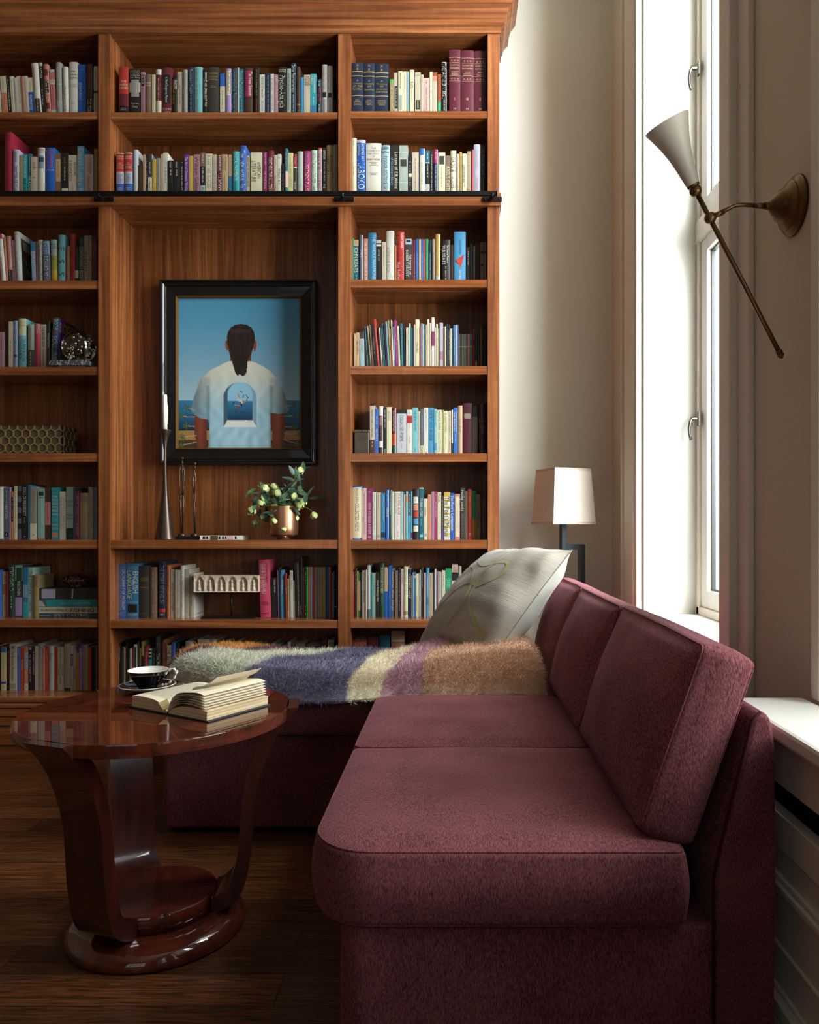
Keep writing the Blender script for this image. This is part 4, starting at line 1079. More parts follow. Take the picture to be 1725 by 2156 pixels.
for b_ in plan:
    nm = b_['shelf']; d = min(.172, max(.11, b_['h']*.66))
    if b_['z'] and nm.startswith('third shelf of the left') and b_['px'] == 40: d = .175
    sd = SIDE.get((nm, b_['px']))
    q, pg, mats, mi = make_book(b_['w'], b_['h'], d, b_['kind'], b_['col'], b_['texts'], b_['bands'], side=sd)
    a = math.radians(b_['lean'])
    lift = abs(math.sin(a))*b_['w']/2
    yj = b_['ys'] + (rd.uniform(-.003, .006) if b_['base'] else rd.uniform(0, .004)) + ({'seventh shelf of the middle bay': .0}.get(nm, 0))
    loc = Vector((b_['x'], yj, b_['z']+lift+.0003))
    if id(b_) in keep:
        if b_['base'] and pg:
            o = q.build('book', mats); o.location = loc; o.rotation_euler = (0, -a, 0)
            pg.build('pages', PAPER, o)
        else:
            if pg:
                k = mi('paper'); q.add(pg.v, pg.f, k)
            o = q.build('book', mats); o.location = loc; o.rotation_euler = (0, -a, 0)
        tag(o, b_['label'], 'book', 'books on the '+nm)
    else:
        M = Matrix.Translation(loc) @ Matrix.Rotation(-a, 4, 'Y')
        if pg: q.add(pg.v, pg.f, mi('paper'))
        mp_ = []
        for m_ in mats:
            if m_ not in rest_m: rest_m.append(m_)
            mp_.append(rest_m.index(m_))
        b0 = len(rest.v); rest.v += [tuple(M @ Vector(v)) for v in q.v]
        rest.f += [tuple(b0+i for i in f) for f in q.f]; rest.m += [mp_[k] for k in q.m]; rest.sm += q.sm
o = rest.build('slim_books', rest_m)
tag(o, 'very slim paperbacks and pamphlets standing among the larger books on all shelves', 'books', kind='stuff')
# red triangle on the blue book, pictures on spines
# ---------------------------------------------------------------- upholstery
def fabric(name, c0, c1, rough=.9, sheen=.22, sx=900, tint='#b58a9c'):
    m, nt, b = newmat(name); L = nt.links.new
    tc = nd(nt, 'ShaderNodeTexCoord')
    mp = nd(nt, 'ShaderNodeMapping'); mp.inputs['Scale'].default_value = (700, 140, 140); L(tc.outputs['Object'], mp.inputs[0])
    n = nd(nt, 'ShaderNodeTexNoise', Scale=1.0, Detail=3.0); L(mp.outputs[0], n.inputs['Vector'])
    n2 = nd(nt, 'ShaderNodeTexNoise', Scale=1500.0, Detail=2.0); L(tc.outputs['Object'], n2.inputs['Vector'])
    n3 = nd(nt, 'ShaderNodeTexNoise', Scale=7.0, Detail=3.0); L(tc.outputs['Object'], n3.inputs['Vector'])
    a = nd(nt, 'ShaderNodeMath', operation='ADD'); L(n.outputs[0], a.inputs[0]); L(n2.outputs[0], a.inputs[1])
    a2 = nd(nt, 'ShaderNodeMath', operation='MULTIPLY_ADD'); L(n3.outputs[0], a2.inputs[0]); a2.inputs[1].default_value = .25; L(a.outputs[0], a2.inputs[2])
    r = nd(nt, 'ShaderNodeValToRGB'); r.color_ramp.elements[0].position = .82/1.0; r.color_ramp.elements[1].position = 1.0
    sb = nd(nt, 'ShaderNodeMapRange'); sb.inputs[1].default_value = .75; sb.inputs[2].default_value = 1.5; L(a2.outputs[0], sb.inputs[0])
    r.color_ramp.elements[0].position = .25; r.color_ramp.elements[0].color = lin(c0); r.color_ramp.elements[1].position = .75; r.color_ramp.elements[1].color = lin(c1)
    L(sb.outputs[0], r.inputs[0]); L(r.outputs[0], b.inputs['Base Color'])
    b.inputs['Roughness'].default_value = rough; b.inputs['Specular IOR Level'].default_value = .2
    b.inputs['Sheen Weight'].default_value = sheen; b.inputs['Sheen Roughness'].default_value = .45; b.inputs['Sheen Tint'].default_value = lin(tint)
    bp = nd(nt, 'ShaderNodeBump', Strength=.18, Distance=.0008); L(a.outputs[0], bp.inputs['Height']); L(bp.outputs[0], b.inputs['Normal'])
    return m
BURG = fabric('burgundy_velour', '#3c171c', '#8e5356')
BURGD = simple('burgundy_seam', '#3a151b', .9, spec=.1)
def outline(x0, x1, y0, y1, R, n=9, m=14):
    """closed outline of a rounded rectangle: list of (point, normal)"""
    out = []
    cs = [(x0+R[0], y0+R[0], R[0], 180), (x1-R[1], y0+R[1], R[1], 270), (x1-R[2], y1-R[2], R[2], 0), (x0+R[3], y1-R[3], R[3], 90)]
    for k, (cx, cy, r_, a0) in enumerate(cs):
        for i in range(n+1):
            a = math.radians(a0+90*i/n); out.append((Vector((cx+r_*math.cos(a), cy+r_*math.sin(a))), Vector((math.cos(a), math.sin(a)))))
        nx = cs[(k+1) % 4]; a1 = math.radians(nx[3]); q0 = out[-1]; e = Vector((nx[0]+nx[2]*math.cos(a1), nx[1]+nx[2]*math.sin(a1)))
        for i in range(1, m): out.append((q0[0].lerp(e, i/m), q0[1]))
    return out
def cushion(mb, x0, x1, y0, y1, z0, z1, R, r=.02, crown=.02, bulge=.008, crown_b=0, M=None, puck=0, seed=0, wr=0, ex=2.6):
    ol = outline(x0, x1, y0, y1, R); C_ = Vector(((x0+x1)/2, (y0+y1)/2)); Ls = []
    H = z1-z0
    def ring(d, z): return [(p+n_*(-d), z) for p, n_ in ol]
    prof = []
    for i in range(6): a = i/5*PI/2; prof.append((r-r*math.sin(a), z0+r-r*math.cos(a)))
    for i in range(1, 6):
        t = i/6; prof.append((-bulge*math.sin(PI*t), z0+r+(H-2*r)*t))
    for i in range(6): a = i/5*PI/2; prof.append((r-r*math.cos(a), z1-r+r*math.sin(a)))
    rings = [ring(d, z) for d, z in prof]
    top = [p for p, _ in rings[-1]]; bot = [p for p, _ in rings[0]]
    N = 14
    def inner(base, z, cr, s):
        o_ = []
        for p in base:
            q_ = C_+(p-C_)*s; f = 1-s
            u = (q_.x-C_.x)/((x1-x0)/2); v = (q_.y-C_.y)/((y1-y0)/2)
            hgt = cr*(max(0, 1-abs(u)**ex)*max(0, 1-abs(v)**ex))**(.55 if ex > 2.3 else .72)
            if wr: hgt += wr*noise.noise(Vector((q_.x*7+seed, q_.y*7, seed)))*min(1, f*4)
            o_.append((q_, z+hgt))
        return o_
    allr = [inner(bot, z0, -crown_b, s/N) for s in range(1, N)]+rings+[inner(top, z1, crown, 1-s/N) for s in range(1, N)]
    L3 = [[(p.x, p.y, z) for p, z in rg] for rg in allr]
    if wr:
        L3 = [[(p[0]+wr*.5*noise.noise(Vector((p[0]*5, p[1]*5, p[2]*5+seed))), p[1]+wr*.5*noise.noise(Vector((p[0]*5+9, p[1]*5, p[2]*5+seed))), p[2]) for p in l] for l in L3]
    mb.loops(L3, 0, True, True, True, True, M)
    k = (N-1)+len(prof)-3   # ring on the upper rounding: the seam
    return [L3[k], L3[N-1+2]]
def piping(mb, ring, rad=.0028, M=None):
    pts = [Vector(p) for p in ring]; n = len(pts); L = []
    for i in range(n):
        d = (pts[(i+1) % n]-pts[i-1]).normalized(); up = Vector((0, 0, 1)); a = d.cross(up).normalized(); b_ = a.cross(d)
        L.append([tuple(pts[i]+rad*(a*math.cos(2*PI*k/6)+b_*math.sin(2*PI*k/6))) for k in range(6)])
    L.append(L[0]); mb.loops(L, 0, True, True, False, False, M)
SY = 1.44; SX0, SX1 = -.222, .60; SEND = 3.46
sofa = thing('sofa', 'burgundy sofa with seat and leaning back cushions along the window wall', 'sofa', (.2, 2.2, 0)); T = Matrix.Translation((-.2, -2.2, 0))
q = MB(); cushion(q, SX0, .50, SY, SEND, .03, .365, (.05, .02, .02, .02), .012, 0, .002, M=T); q.build('base', BURG, sofa)
q = MB()
pf = [(.49, .03), (.49, .46), (.505, .53), (.553, .715), (.562, .755), (.578, .772), (.594, .765), (.603, .742), (.608, .70), (.609, .46), (.605, .03)]
q.prism([(x, z) for x, z in pf], SY-.004, SEND, 'y', 0, T, smooth=True); bk = q.build('back_frame', BURG, sofa, .012)
q = MB(); q.tube([(x-.002, SY-.008, z) for x, z in pf[:6]], .0035, 8, 0, T); q.build('seam', BURGD, bk)
def seat(name, parent, *a, T=T, **k):
    q = MB(); rg = cushion(q, *a, M=T, **k); o = q.build(name, BURG, parent)
    s_ = MB(); piping(s_, rg[0], .0024, T); piping(s_, rg[1], .002, T); s_.build('piping', BURG, o)
seat('seat_cushion', sofa, -.282, .437, 1.418, 2.095, .370, .514, (.125, .02, .018, .03), r=.016, crown=.022, bulge=.007, wr=.002, seed=2)
seat('seat_cushion', sofa, -.285, .452, 2.102, 2.735, .367, .512, (.03, .018, .02, .03), r=.016, crown=.024, bulge=.006, wr=.002, seed=5)
def back_cushion(y0, y1, seed, dx=0):
    # local: x = height, y = length, z = thickness toward the front (-X when upright)
    lean = math.radians(19.5); H, Tn = .385, .110
    # local axes in the world: x_l -> up along the lean, z_l -> toward the seat
    up = Vector((math.sin(lean), 0, math.cos(lean))); fr = Vector((-math.cos(lean), 0, math.sin(lean))); y_ = Vector((0, 1, 0))
    M = Matrix((( up.x, y_.x, fr.x, .455+dx), (up.y, y_.y, fr.y, 0), (up.z, y_.z, fr.z, .500), (0, 0, 0, 1)))
    q = MB(); rg = cushion(q, 0, H, y0, y1, 0, Tn, (.022, .022, .022, .022), r=.016, crown=.05, bulge=.007, crown_b=.008, M=T @ M, wr=.005, ex=2.0, seed=seed)
    o = q.build('back_cushion', BURG, sofa)
    s_ = MB(); piping(s_, rg[0], .0022, T @ M); piping(s_, rg[1], .0022, T @ M); s_.build('piping', BURG, o)
back_cushion(1.458, 2.17, 1); back_cushion(2.178, 2.85, 4, -.004); back_cushion(2.858, 3.44, 8, -.002)
# ottoman / chaise section along the bookcase
ot = thing('ottoman', 'long burgundy upholstered ottoman section in front of the bookcase, under the throw', 'ottoman', (-.4, 3.2, 0)); T2 = Matrix.Translation((.4, -3.2, 0))
q = MB(); cushion(q, -1.073, -.235, 2.775, 3.60, .02, .368, (.035, .02, .02, .035), .012, 0, .002, M=T2); q.build('base', BURG, ot)
seat('seat_cushion', ot, -1.15, -.295, 2.735, 3.61, .37, .512, (.06, .03, .03, .06), T=T2, r=.016, crown=.018, bulge=.006)
seat('seat_cushion', sofa, -.288, .452, 2.742, 3.45, .367, .512, (.03, .018, .02, .03), r=.016, crown=.02, bulge=.006)

# ---------------------------------------------------------------- pillow
SILK, nt, b = newmat('raw_silk'); L = nt.links.new
tc = nd(nt, 'ShaderNodeTexCoord'); mp = nd(nt, 'ShaderNodeMapping'); mp.inputs['Scale'].default_value = (7, 260, 1); L(tc.outputs['UV'], mp.inputs[0])
n = nd(nt, 'ShaderNodeTexNoise', Scale=1.0, Detail=4.0, Distortion=.3); L(mp.outputs[0], n.inputs['Vector'])
at = nd(nt, 'ShaderNodeAttribute', attribute_name='paint')
mr = nd(nt, 'ShaderNodeMapRange'); mr.inputs[1].default_value = .3; mr.inputs[2].default_value = .7; mr.inputs[3].default_value = .72; mr.inputs[4].default_value = 1.15; L(n.outputs[0], mr.inputs[0])
vm = nd(nt, 'ShaderNodeVectorMath', operation='SCALE'); L(at.outputs['Color'], vm.inputs[0]); L(mr.outputs[0], vm.inputs['Scale']); L(vm.outputs[0], b.inputs['Base Color'])
bp = nd(nt, 'ShaderNodeBump', Strength=.5, Distance=.002); L(n.outputs[0], bp.inputs['Height']); L(bp.outputs[0], b.inputs['Normal'])
b.inputs['Roughness'].default_value = .38; b.inputs['Sheen Weight'].default_value = .3; b.inputs['Specular IOR Level'].default_value = .6
SATIN = simple('grey_satin', '#97958a', .36, sheen=.3, bump=.1, bscale=50)
def setattr_color(me, name, cols):
    a = me.color_attributes.new(name, 'FLOAT_COLOR', 'POINT'); flat = []
    for c in cols: flat += [c[0], c[1], c[2], 1]
    a.data.foreach_set('color', flat)
A_ = P(1205, 1158, 3.0); B_ = P(1040, 1160, 3.40); C__ = P(872, 1385, 3.38); D_ = P(1040, 1385, 2.93)
cen = (A_+B_+C__+D_)/4; nrm = (A_-C__).cross(B_-D_).normalized()
if nrm.x > 0: nrm = -nrm
pl = thing('throw_pillow', 'large square silk pillow with olive looping ribbons leaning on the sofa back', 'pillow', tuple(cen)); TP = Matrix.Translation(-cen)
NP = 56
RIB = [[(.02, .62), (.2, .72), (.42, .66), (.56, .5), (.6, .3), (.5, .14)], [(.12, .98), (.3, .8), (.5, .7), (.72, .74), (.78, .62), (.66, .5), (.5, .52), (.34, .42), (.16, .2)], [(.55, .98), (.62, .8), (.6, .6), (.66, .36), (.8, .2), (.92, .1)]]
def smoothline(pts, n=14):
    out = []
    for i in range(len(pts)-1):
        p0 = Vector(pts[max(i-1, 0)]); p1 = Vector(pts[i]); p2 = Vector(pts[i+1]); p3 = Vector(pts[min(i+2, len(pts)-1)])
        for k in range(n):
            t = k/n; out.append(.5*((2*p1)+(-p0+p2)*t+(2*p0-5*p1+4*p2-p3)*t*t+(-p0+3*p1-3*p2+p3)*t**3))
    return out
RIBS = [smoothline(r_) for r_ in RIB]
def pill(u, v, side):
    # u: from B/C side to A/D side, v: from C/D (bottom) to B/A (top); pinched edges
    e = 1-.05*(1-(2*v-1)**2); e2 = 1-.04*(1-(2*u-1)**2)
    uu = .5+(u-.5)*e; vv = .5+(v-.5)*e2
    p = (C__*(1-uu)+D_*uu)*(1-vv)+(B_*(1-uu)+A_*uu)*vv
    a = max(0, 1-abs(2*u-1)**2.2); c = max(0, 1-abs(2*v-1)**2.2)
    t = (a*c)**.5
    wv = .012*math.sin(u*9+v*15)*(1-t)*max(0, u-.35)*1.5*min(1, t*4)+.006*math.sin(u*26+v*9)*(1-t)*min(1, t*3)+.004*noise.noise(Vector((u*9, v*9, side)))*min(1, t*3)
    return p+nrm*side*(.15*t+wv)
for side, nm_ in ((1, 'front_panel'), (-1, 'back_panel')):
    q = MB(); vs = []; fs = []; cols = []; uvs = []
    for j in range(NP+1):
        for i in range(NP+1):
            u, v = i/NP, j/NP; vs.append(TP @ pill(u, v, side)); uvs.append((u, v))
            c = Vector(lin('#8f877b')[:3])
            cols.append(c)
    M_ = 3
    fs = [(j*(NP+1)+i, j*(NP+1)+i+1, (j+1)*(NP+1)+i+1, (j+1)*(NP+1)+i) for j in range(NP) for i in range(NP)]
    bord = [1 if side < 0 else 0 for j in range(NP) for i in range(NP)]
    q.add(vs, fs, 0, True); q.m = bord
    o = q.build(nm_, [SILK, SATIN], pl); setattr_color(o.data, 'paint', cols)
    uvl = o.data.uv_layers.new(name='UVMap')
    for lp in o.data.loops: uvl.data[lp.index].uv = uvs[lp.vertex_index]
# ribbons appliqued on the front
RB = simple('olive_ribbon', '#85804f', .5, sheen=.4)
q = MB()
for r_ in RIBS:
    Lp = []
    for i, p in enumerate(r_):
        d = (r_[min(i+1, len(r_)-1)]-r_[max(i-1, 0)]).normalized(); nn = Vector((-d.y, d.x)); wd = .013
        u0, v0 = [min(.985, max(.01, k)) for k in (p+nn*wd)[:]]; u1, v1 = [min(.985, max(.01, k)) for k in (p-nn*wd)[:]]
        Lp.append([tuple(TP @ (pill(u0, v0, 1)+nrm*.0018)), tuple(TP @ (pill(u1, v1, 1)+nrm*.0018))])
    q.loops(Lp, 0, True, False)
q.build('ribbon', RB, pl)
q = MB()
edge = [pill(k/30, 0, 1) for k in range(30)]+[pill(1, k/30, 1) for k in range(30)]+[pill(1-k/30, 1, 1) for k in range(30)]+[pill(0, 1-k/30, 1) for k in range(31)]
q.tube([tuple(TP @ p) for p in edge], .002, 6); q.build('edge_seam', simple('grey_seam', '#6d6a5c', .6), pl)

# ---------------------------------------------------------------- mohair throw
MOH = attrmat('mohair', .95, .1, .6, .6, 260)
TH = thing('throw_blanket', 'fluffy mohair throw in mustard, grey, violet, cream, pink and tan bands', 'blanket', (-.35, 3.05, .52)); TT = Matrix.Translation((.35, -3.05, -.52))
TC = [('#c58a3a', -9), ('#5c2f3c', None), ('#c6c5b2', None), ('#635d78', None), ('#d8cbb0', None), ('#b58c98', None), ('#c7a183', None)]
def tcolor(X, Y):
    t = (Y-2.68)/.7
    wob = .02*noise.noise(Vector((X*3, Y*4, 3)))
    b_ = [(-1.67+.92*t), (-1.655+1.11*t), (-.76+.33*t*t), (-.387+.1*t+.12*t*t), (-.28+.19*t), (-.13+.05*t+.5*max(0, t-.45))]
    k = sum(1 for v in b_ if X+wob > v); return k
def yfront(X): return 2.665+.065*max(0, min(1, (X+.42)/.2))+.02*math.sin(X*5+1)+(.34*max(0, (-.70-X)/.45)**1.3 if X < -.70 else 0)
def yback(X): return 3.40+.02*math.sin(X*4)+(-.12*max(0, (X-.1)/.3) if X > .1 else 0)
NX, NY = 150, 60
def thz(X, s):
    # s: 0 front edge .. 1 back edge; puffy folded cloth
    e = min(1, s/.15); f = min(1, (1-s)/.13)
    prof_ = (1-(1-e)**2.2)**.5 * (1-(1-f)**2.2)**.5
    xe = min(1, (X+1.17)/.16) if X < -1.0 else min(1, (.335-X)/.09); xe = max(0, xe)
    xe = (1-(1-xe)**2)**.5
    hh = .068+.014*math.sin(X*4.2+.4)+.016*noise.noise(Vector((X*3.5, s*3, 1)))
    hh += .028*math.exp(-((s-.52-.12*math.sin(X*2.2))/.16)**2)*(1 if X < .0 else .6)
    r_ = min(1, max(0, (X+.38)/.45)); r_ = r_*r_*(3-2*r_)
    hh += r_*((.035+.05*max(0, X+.1)/.4)*math.exp(-((s-.3)/.2)**2)+.058*math.exp(-((s-.64)/.12)**2))-r_*.02*math.exp(-((s-.45)/.05)**2)
    hh += .005*noise.noise(Vector((X*14, s*9, 5)))
    return .524+hh*prof_*xe, prof_*xe
vs, cols, K = [], [], []
for j in range(NY+1):
    s = j/NY
    for i in range(NX+1):
        X = -1.165+1.50*i/NX
        Y = yfront(X)+(yback(X)-yfront(X))*s; z, w_ = thz(X, s)
        if s < .12: Y -= .022*math.sin(PI*min(1, s/.12))*0
        vs.append(Vector((X, Y, z-(.02 if w_ < .02 and j == 0 else 0))))
        cols.append(lin(TC[tcolor(X, Y)][0])[:3])
q = MB(); q.add([TT @ v for v in vs], [(j*(NX+1)+i, j*(NX+1)+i+1, (j+1)*(NX+1)+i+1, (j+1)*(NX+1)+i) for j in range(NY) for i in range(NX)], 0, True)
b0 = len(q.v)
# underside
und = [Vector((v.x, v.y, .519)) for v in vs]
q.add([TT @ v for v in und], [(j*(NX+1)+i, (j+1)*(NX+1)+i, (j+1)*(NX+1)+i+1, j*(NX+1)+i+1) for j in range(NY) for i in range(NX)], 0, True)
for i in range(NX):
    q.f.append((i, b0+i, b0+i+1, i+1)); q.m.append(0); q.sm.append(True); a = NY*(NX+1)+i; q.f.append((a, a+1, b0+a+1, b0+a)); q.m.append(0); q.sm.append(True)
for j in range(NY):
    a = j*(NX+1); c = a+NX+1; q.f.append((a, c, b0+c, b0+a)); q.m.append(0); q.sm.append(True)
    a += NX; c += NX; q.f.append((a, b0+a, b0+c, c)); q.m.append(0); q.sm.append(True)
o = q.build('blanket_cloth', MOH, TH); setattr_color(o.data, 'paint', cols+cols)
# long brushed fibres as fine curved slivers
import numpy as np
rg = np.random.default_rng(3); NF = 110000
gx = rg.random(NF)*(NX-1); gy = rg.random(NF)*(NY-1); gy = np.where(rg.random(NF) < .35, rg.random(NF)*NY*.2, gy)
V = np.array([tuple(v) for v in vs]).reshape(NY+1, NX+1, 3)
ix, iy = gx.astype(int), gy.astype(int); fx, fy = (gx-ix)[:, None], (gy-iy)[:, None]
p = V[iy, ix]*(1-fx)*(1-fy)+V[iy, ix+1]*fx*(1-fy)+V[iy+1, ix]*(1-fx)*fy+V[iy+1, ix+1]*fx*fy
du = V[iy, ix+1]-V[iy, ix]; dv = V[iy+1, ix]-V[iy, ix]; nn = np.cross(du, dv); nn /= np.linalg.norm(nn, axis=1)[:, None]+1e-9
rdv = rg.normal(size=(NF, 3)); l_ = (.010+.020*rg.random(NF))[:, None]
d1 = nn*.75+rdv*.5+np.array([.3, -.25, 0]); d1 /= np.linalg.norm(d1, axis=1)[:, None]
d2 = d1+rg.normal(size=(NF, 3))*.5+np.array([.2, -.1, -.35]); d2 /= np.linalg.norm(d2, axis=1)[:, None]
sd_ = np.cross(d1, rg.normal(size=(NF, 3))); sd_ /= np.linalg.norm(sd_, axis=1)[:, None]+1e-9; sd_ *= .0005
p = p-nn*.001; m1 = p+d1*l_*.6; m2 = m1+d2*l_*.5
off_ = np.array([.35, -3.05, -.52])
fv = np.stack([p-sd_, p+sd_, m1+sd_*.8, m1-sd_*.8, m2], 1).reshape(-1, 3)+off_
idx = np.arange(NF)*5
me = bpy.data.meshes.new('mohair_fibres'); me.vertices.add(NF*5); me.vertices.foreach_set('co', fv.ravel())
quads = np.stack([idx, idx+1, idx+2, idx+3], 1); tris = np.stack([idx+3, idx+2, idx+4], 1)
me.loops.add(NF*7); me.polygons.add(NF*2)
lv = np.concatenate([quads, tris], 1).ravel(); me.loops.foreach_set('vertex_index', lv)
ls = np.stack([np.arange(NF)*7, np.arange(NF)*7+4], 1).ravel(); me.polygons.foreach_set('loop_start', ls)
me.update(calc_edges=True); me.validate()
cc = np.array([lin(c[0])[:3] for c in TC]); ci = np.array([tcolor(a[0], a[1]) for a in p])
jit = (.7+.8*rg.random(NF))[:, None]; fc = np.repeat(np.concatenate([np.clip(cc[ci]*jit, 0, 1), np.ones((NF, 1))], 1), 5, 0)
at_ = me.color_attributes.new('paint', 'FLOAT_COLOR', 'POINT'); at_.data.foreach_set('color', fc.ravel())
me.materials.append(attrmat('mohair_fibre', .8, .2, .3))
o = bpy.data.objects.new('wool_pile', me); COL.objects.link(o); o.parent = TH; o['kind'] = 'stuff'

# ---------------------------------------------------------------- floor lamp in the corner
lp = thing('floor_lamp', 'floor lamp with square white tapered shade and zigzag grey metal stem', 'lamp', (.53, 3.72, 0)); a_ = math.radians(29-8)
R_ = Matrix.Rotation(a_, 4, 'Z')
SHADE, nt, b = newmat('shade_linen'); b.inputs['Base Color'].default_value = lin('#f0e6dc'); b.inputs['Roughness'].default_value = .8
o_ = nt.nodes['Material Output']; tl = nd(nt, 'ShaderNodeBsdfTranslucent'); tl.inputs[0].default_value = lin('#e8cdb8'); mx = nd(nt, 'ShaderNodeMixShader'); mx.inputs[0].default_value = .15
nt.links.new(b.outputs[0], mx.inputs[1]); nt.links.new(tl.outputs[0], mx.inputs[2]); nt.links.new(mx.outputs[0], o_.inputs[0])
tcs = nd(nt, 'ShaderNodeTexCoord'); nz_ = nd(nt, 'ShaderNodeTexNoise', Scale=400.0); nt.links.new(tcs.outputs['Object'], nz_.inputs['Vector']); bps = nd(nt, 'ShaderNodeBump', Strength=.1, Distance=.001); nt.links.new(nz_.outputs[0], bps.inputs['Height']); nt.links.new(bps.outputs[0], b.inputs['Normal'])
zt, zb_ = ZZ(988, 3.72), ZZ(1104, 3.72); ht, hb = .098, .115
def sq(h_, z, t=0): h_ -= t; return [(-h_, -h_, z), (h_, -h_, z), (h_, h_, z), (-h_, h_, z)]
q = MB(); q.loops([sq(hb, zb_, .002), sq(hb, zb_), sq(ht, zt), sq(ht, zt, .002), sq(hb, zb_, .002)], 0, False, True, M=R_); sh = q.build('lamp_shade', SHADE, lp)
for hh_, z in ((hb+.001, zb_), (ht+.001, zt-.012)):
    q = MB(); q.loops([sq(hh_, z), sq(hh_-(.001), z+.012)], 0, False, True, M=R_); q.build('shade_trim', simple('shade_trim', '#d3b9a6', .7), sh)
GM = simple('grey_patina', '#48555c', .38, .55, var=.08, vscale=30)
q = MB(); t_ = .0135; zk = ZZ(1152, 3.72); off2 = .103
q.box(-t_, t_, -t_, t_, zk-t_, zt-.06, 0, R_); q.box(t_, off2-t_, -t_, t_, zk-t_, zk+t_, 0, R_); q.box(off2-t_, off2+t_, -t_, t_, .45, zk+t_, 0, R_)
q.box(t_, off2-t_, -t_, t_, .45, .45+2*t_, 0, R_); q.box(-t_, t_, -t_, t_, .02, .45+2*t_, 0, R_)
q.build('stem', GM, lp, .001)
q = MB(); q.box(-.1, .1, -.1, .1, 0, .02, 0, R_); q.build('base', GM, lp, .002)
q = MB(); q.lathe([(.004, 0), (.004, .02), (.01, .024), (.012, .03), (.006, .036), (1e-4, .04)], (0, 0, zt-.03), 12); q.tube([(-.1, 0, zt-.012), (.1, 0, zt-.012)], .002, 6); q.build('finial', GM, lp)

# ---------------------------------------------------------------- wall sconce
BR = simple('aged_brass', '#6d5334', .36, .85, var=.15, vscale=25); WS = WX
ys = 1.85; sconce = thing('wall_sconce', 'brass wall sconce with white cone shade and long diagonal rod beside the window', 'wall lamp', (WS, ys, 1.9)); TS = Matrix.Translation((-WS, -ys, -1.9))
zp = ZZ(426, 1.83); Mw = TS @ Matrix.Translation((WS-.001, ys, zp)) @ Matrix.Rotation(-PI/2, 4, 'Y')
q = MB(); q.lathe([(.071, 0), (.071, .006), (.068, .010), (.062, .012), (.058, .017), (.058, .020), (.053, .024), (.046, .028), (.038, .036), (.036, .042), (.030, .047), (.022, .056), (.014, .062), (.009, .066), (.009, .075)], (0, 0, 0), 48, 0, Mw)
q.build('backplate', BR, sconce)
J = P(1496, 459, ys); Bl = P(1465, 402, ys); E1 = P(1552, 432, ys); E0 = Vector((WS-.072, ys, zp)); Tip = P(1641, 741, ys)
q = MB(); q.tube([tuple(p) for p in (E0, E1+Vector((.012, 0, .001)), E1, E1-Vector((.01, 0, .003)), J)], .0052, 12, 0, TS); q.tube([tuple(E0+Vector((-.03, 0, 0))), tuple(E0)], .0072, 12, 0, TS); q.tube([tuple(J+(E1-J)*.15), tuple(J+(E1-J)*.5)], .0068, 12, 0, TS); q.build('arm', BR, sconce)
q = MB(); q.sphere(J, .0145, 0, TS, 12); q.build('ball_joint', BR, sconce)
q = MB(); q.tube([tuple(Bl), tuple(Tip)], .0058, 12, 0, TS); rod = q.build('rod', BR, sconce)
dr_ = (Tip-J).normalized(); q = MB(); q.tube([tuple(Tip+dr_*k) for k in (-.004, 0, .004, .009, .013, .018)], [.0075, .0085, .0075, .009, .006, .001], 12, 0, TS); q.build('finial', BR, rod)
q = MB(); q.sphere(Bl, .0145, 0, TS, 12); q.build('ball_joint', BR, sconce)
ax = (P(1392, 262, ys)-Bl); ax.y = -.03; ln = ax.length; ax.normalize(); zq = ax.to_track_quat('Z', 'Y').to_matrix().to_4x4()
SHD = simple('sconce_shade', '#b7ab9a', .5, bump=.03, bscale=30)
q = MB(); pr = [(.0135, .012), (.0165, .02), (.0185, .035), (.0225, .06), (.028, .09), (.0365, .12), (.046, .145), (.0535, .163), (.0545, .166), (.0530, .166), (.045, .146), (.035, .119), (.026, .09), (.02, .06), (.015, .03)]
q.lathe([(r_, z*1.03) for r_, z in pr], (0, 0, 0), 48, 0, TS @ Matrix.Translation(Bl) @ zq, True, True); q.build('lamp_shade', SHD, sconce)
q = MB(); q.lathe([(.012, .008), (.015, .012), (.015, .018), (.012, .02)], (0, 0, 0), 24, 0, TS @ Matrix.Translation(Bl) @ zq); q.build('shade_collar', BR, sconce)
# ---------------------------------------------------------------- lacquered table
def burl(name, c0, c1, sc_=13):
    m, nt, b = newmat(name); L = nt.links.new
    tc = nd(nt, 'ShaderNodeTexCoord')
    n = nd(nt, 'ShaderNodeTexNoise', Scale=sc_, Detail=8.0, Distortion=1.1); L(tc.outputs['Object'], n.inputs['Vector'])
    v = nd(nt, 'ShaderNodeTexNoise', Scale=60.0, Detail=4.0, Distortion=1); L(tc.outputs['Object'], v.inputs['Vector'])
    a = nd(nt, 'ShaderNodeMath', operation='MULTIPLY_ADD'); L(v.outputs[0], a.inputs[0]); a.inputs[1].default_value = .35; L(n.outputs[0], a.inputs[2])
    r = nd(nt, 'ShaderNodeValToRGB'); r.color_ramp.elements[0].position = .42; r.color_ramp.elements[0].color = lin(c0); r.color_ramp.elements[1].position = .95; r.color_ramp.elements[1].color = lin(c1)
    L(a.outputs[0], r.inputs[0]); L(r.outputs[0], b.inputs['Base Color'])
    b.inputs['Roughness'].default_value = .6; b.inputs['Specular IOR Level'].default_value = .1; b.inputs['Coat Weight'].default_value = 1; b.inputs['Coat Roughness'].default_value = .008; b.inputs['Coat IOR'].default_value = 1.7
    n4 = nd(nt, 'ShaderNodeTexNoise', Scale=14.0, Detail=2.0); L(tc.outputs['Object'], n4.inputs['Vector'])
    bp = nd(nt, 'ShaderNodeBump', Strength=.006, Distance=.0003); L(n4.outputs[0], bp.inputs['Height']); L(bp.outputs[0], b.inputs['Coat Normal'])
    return m
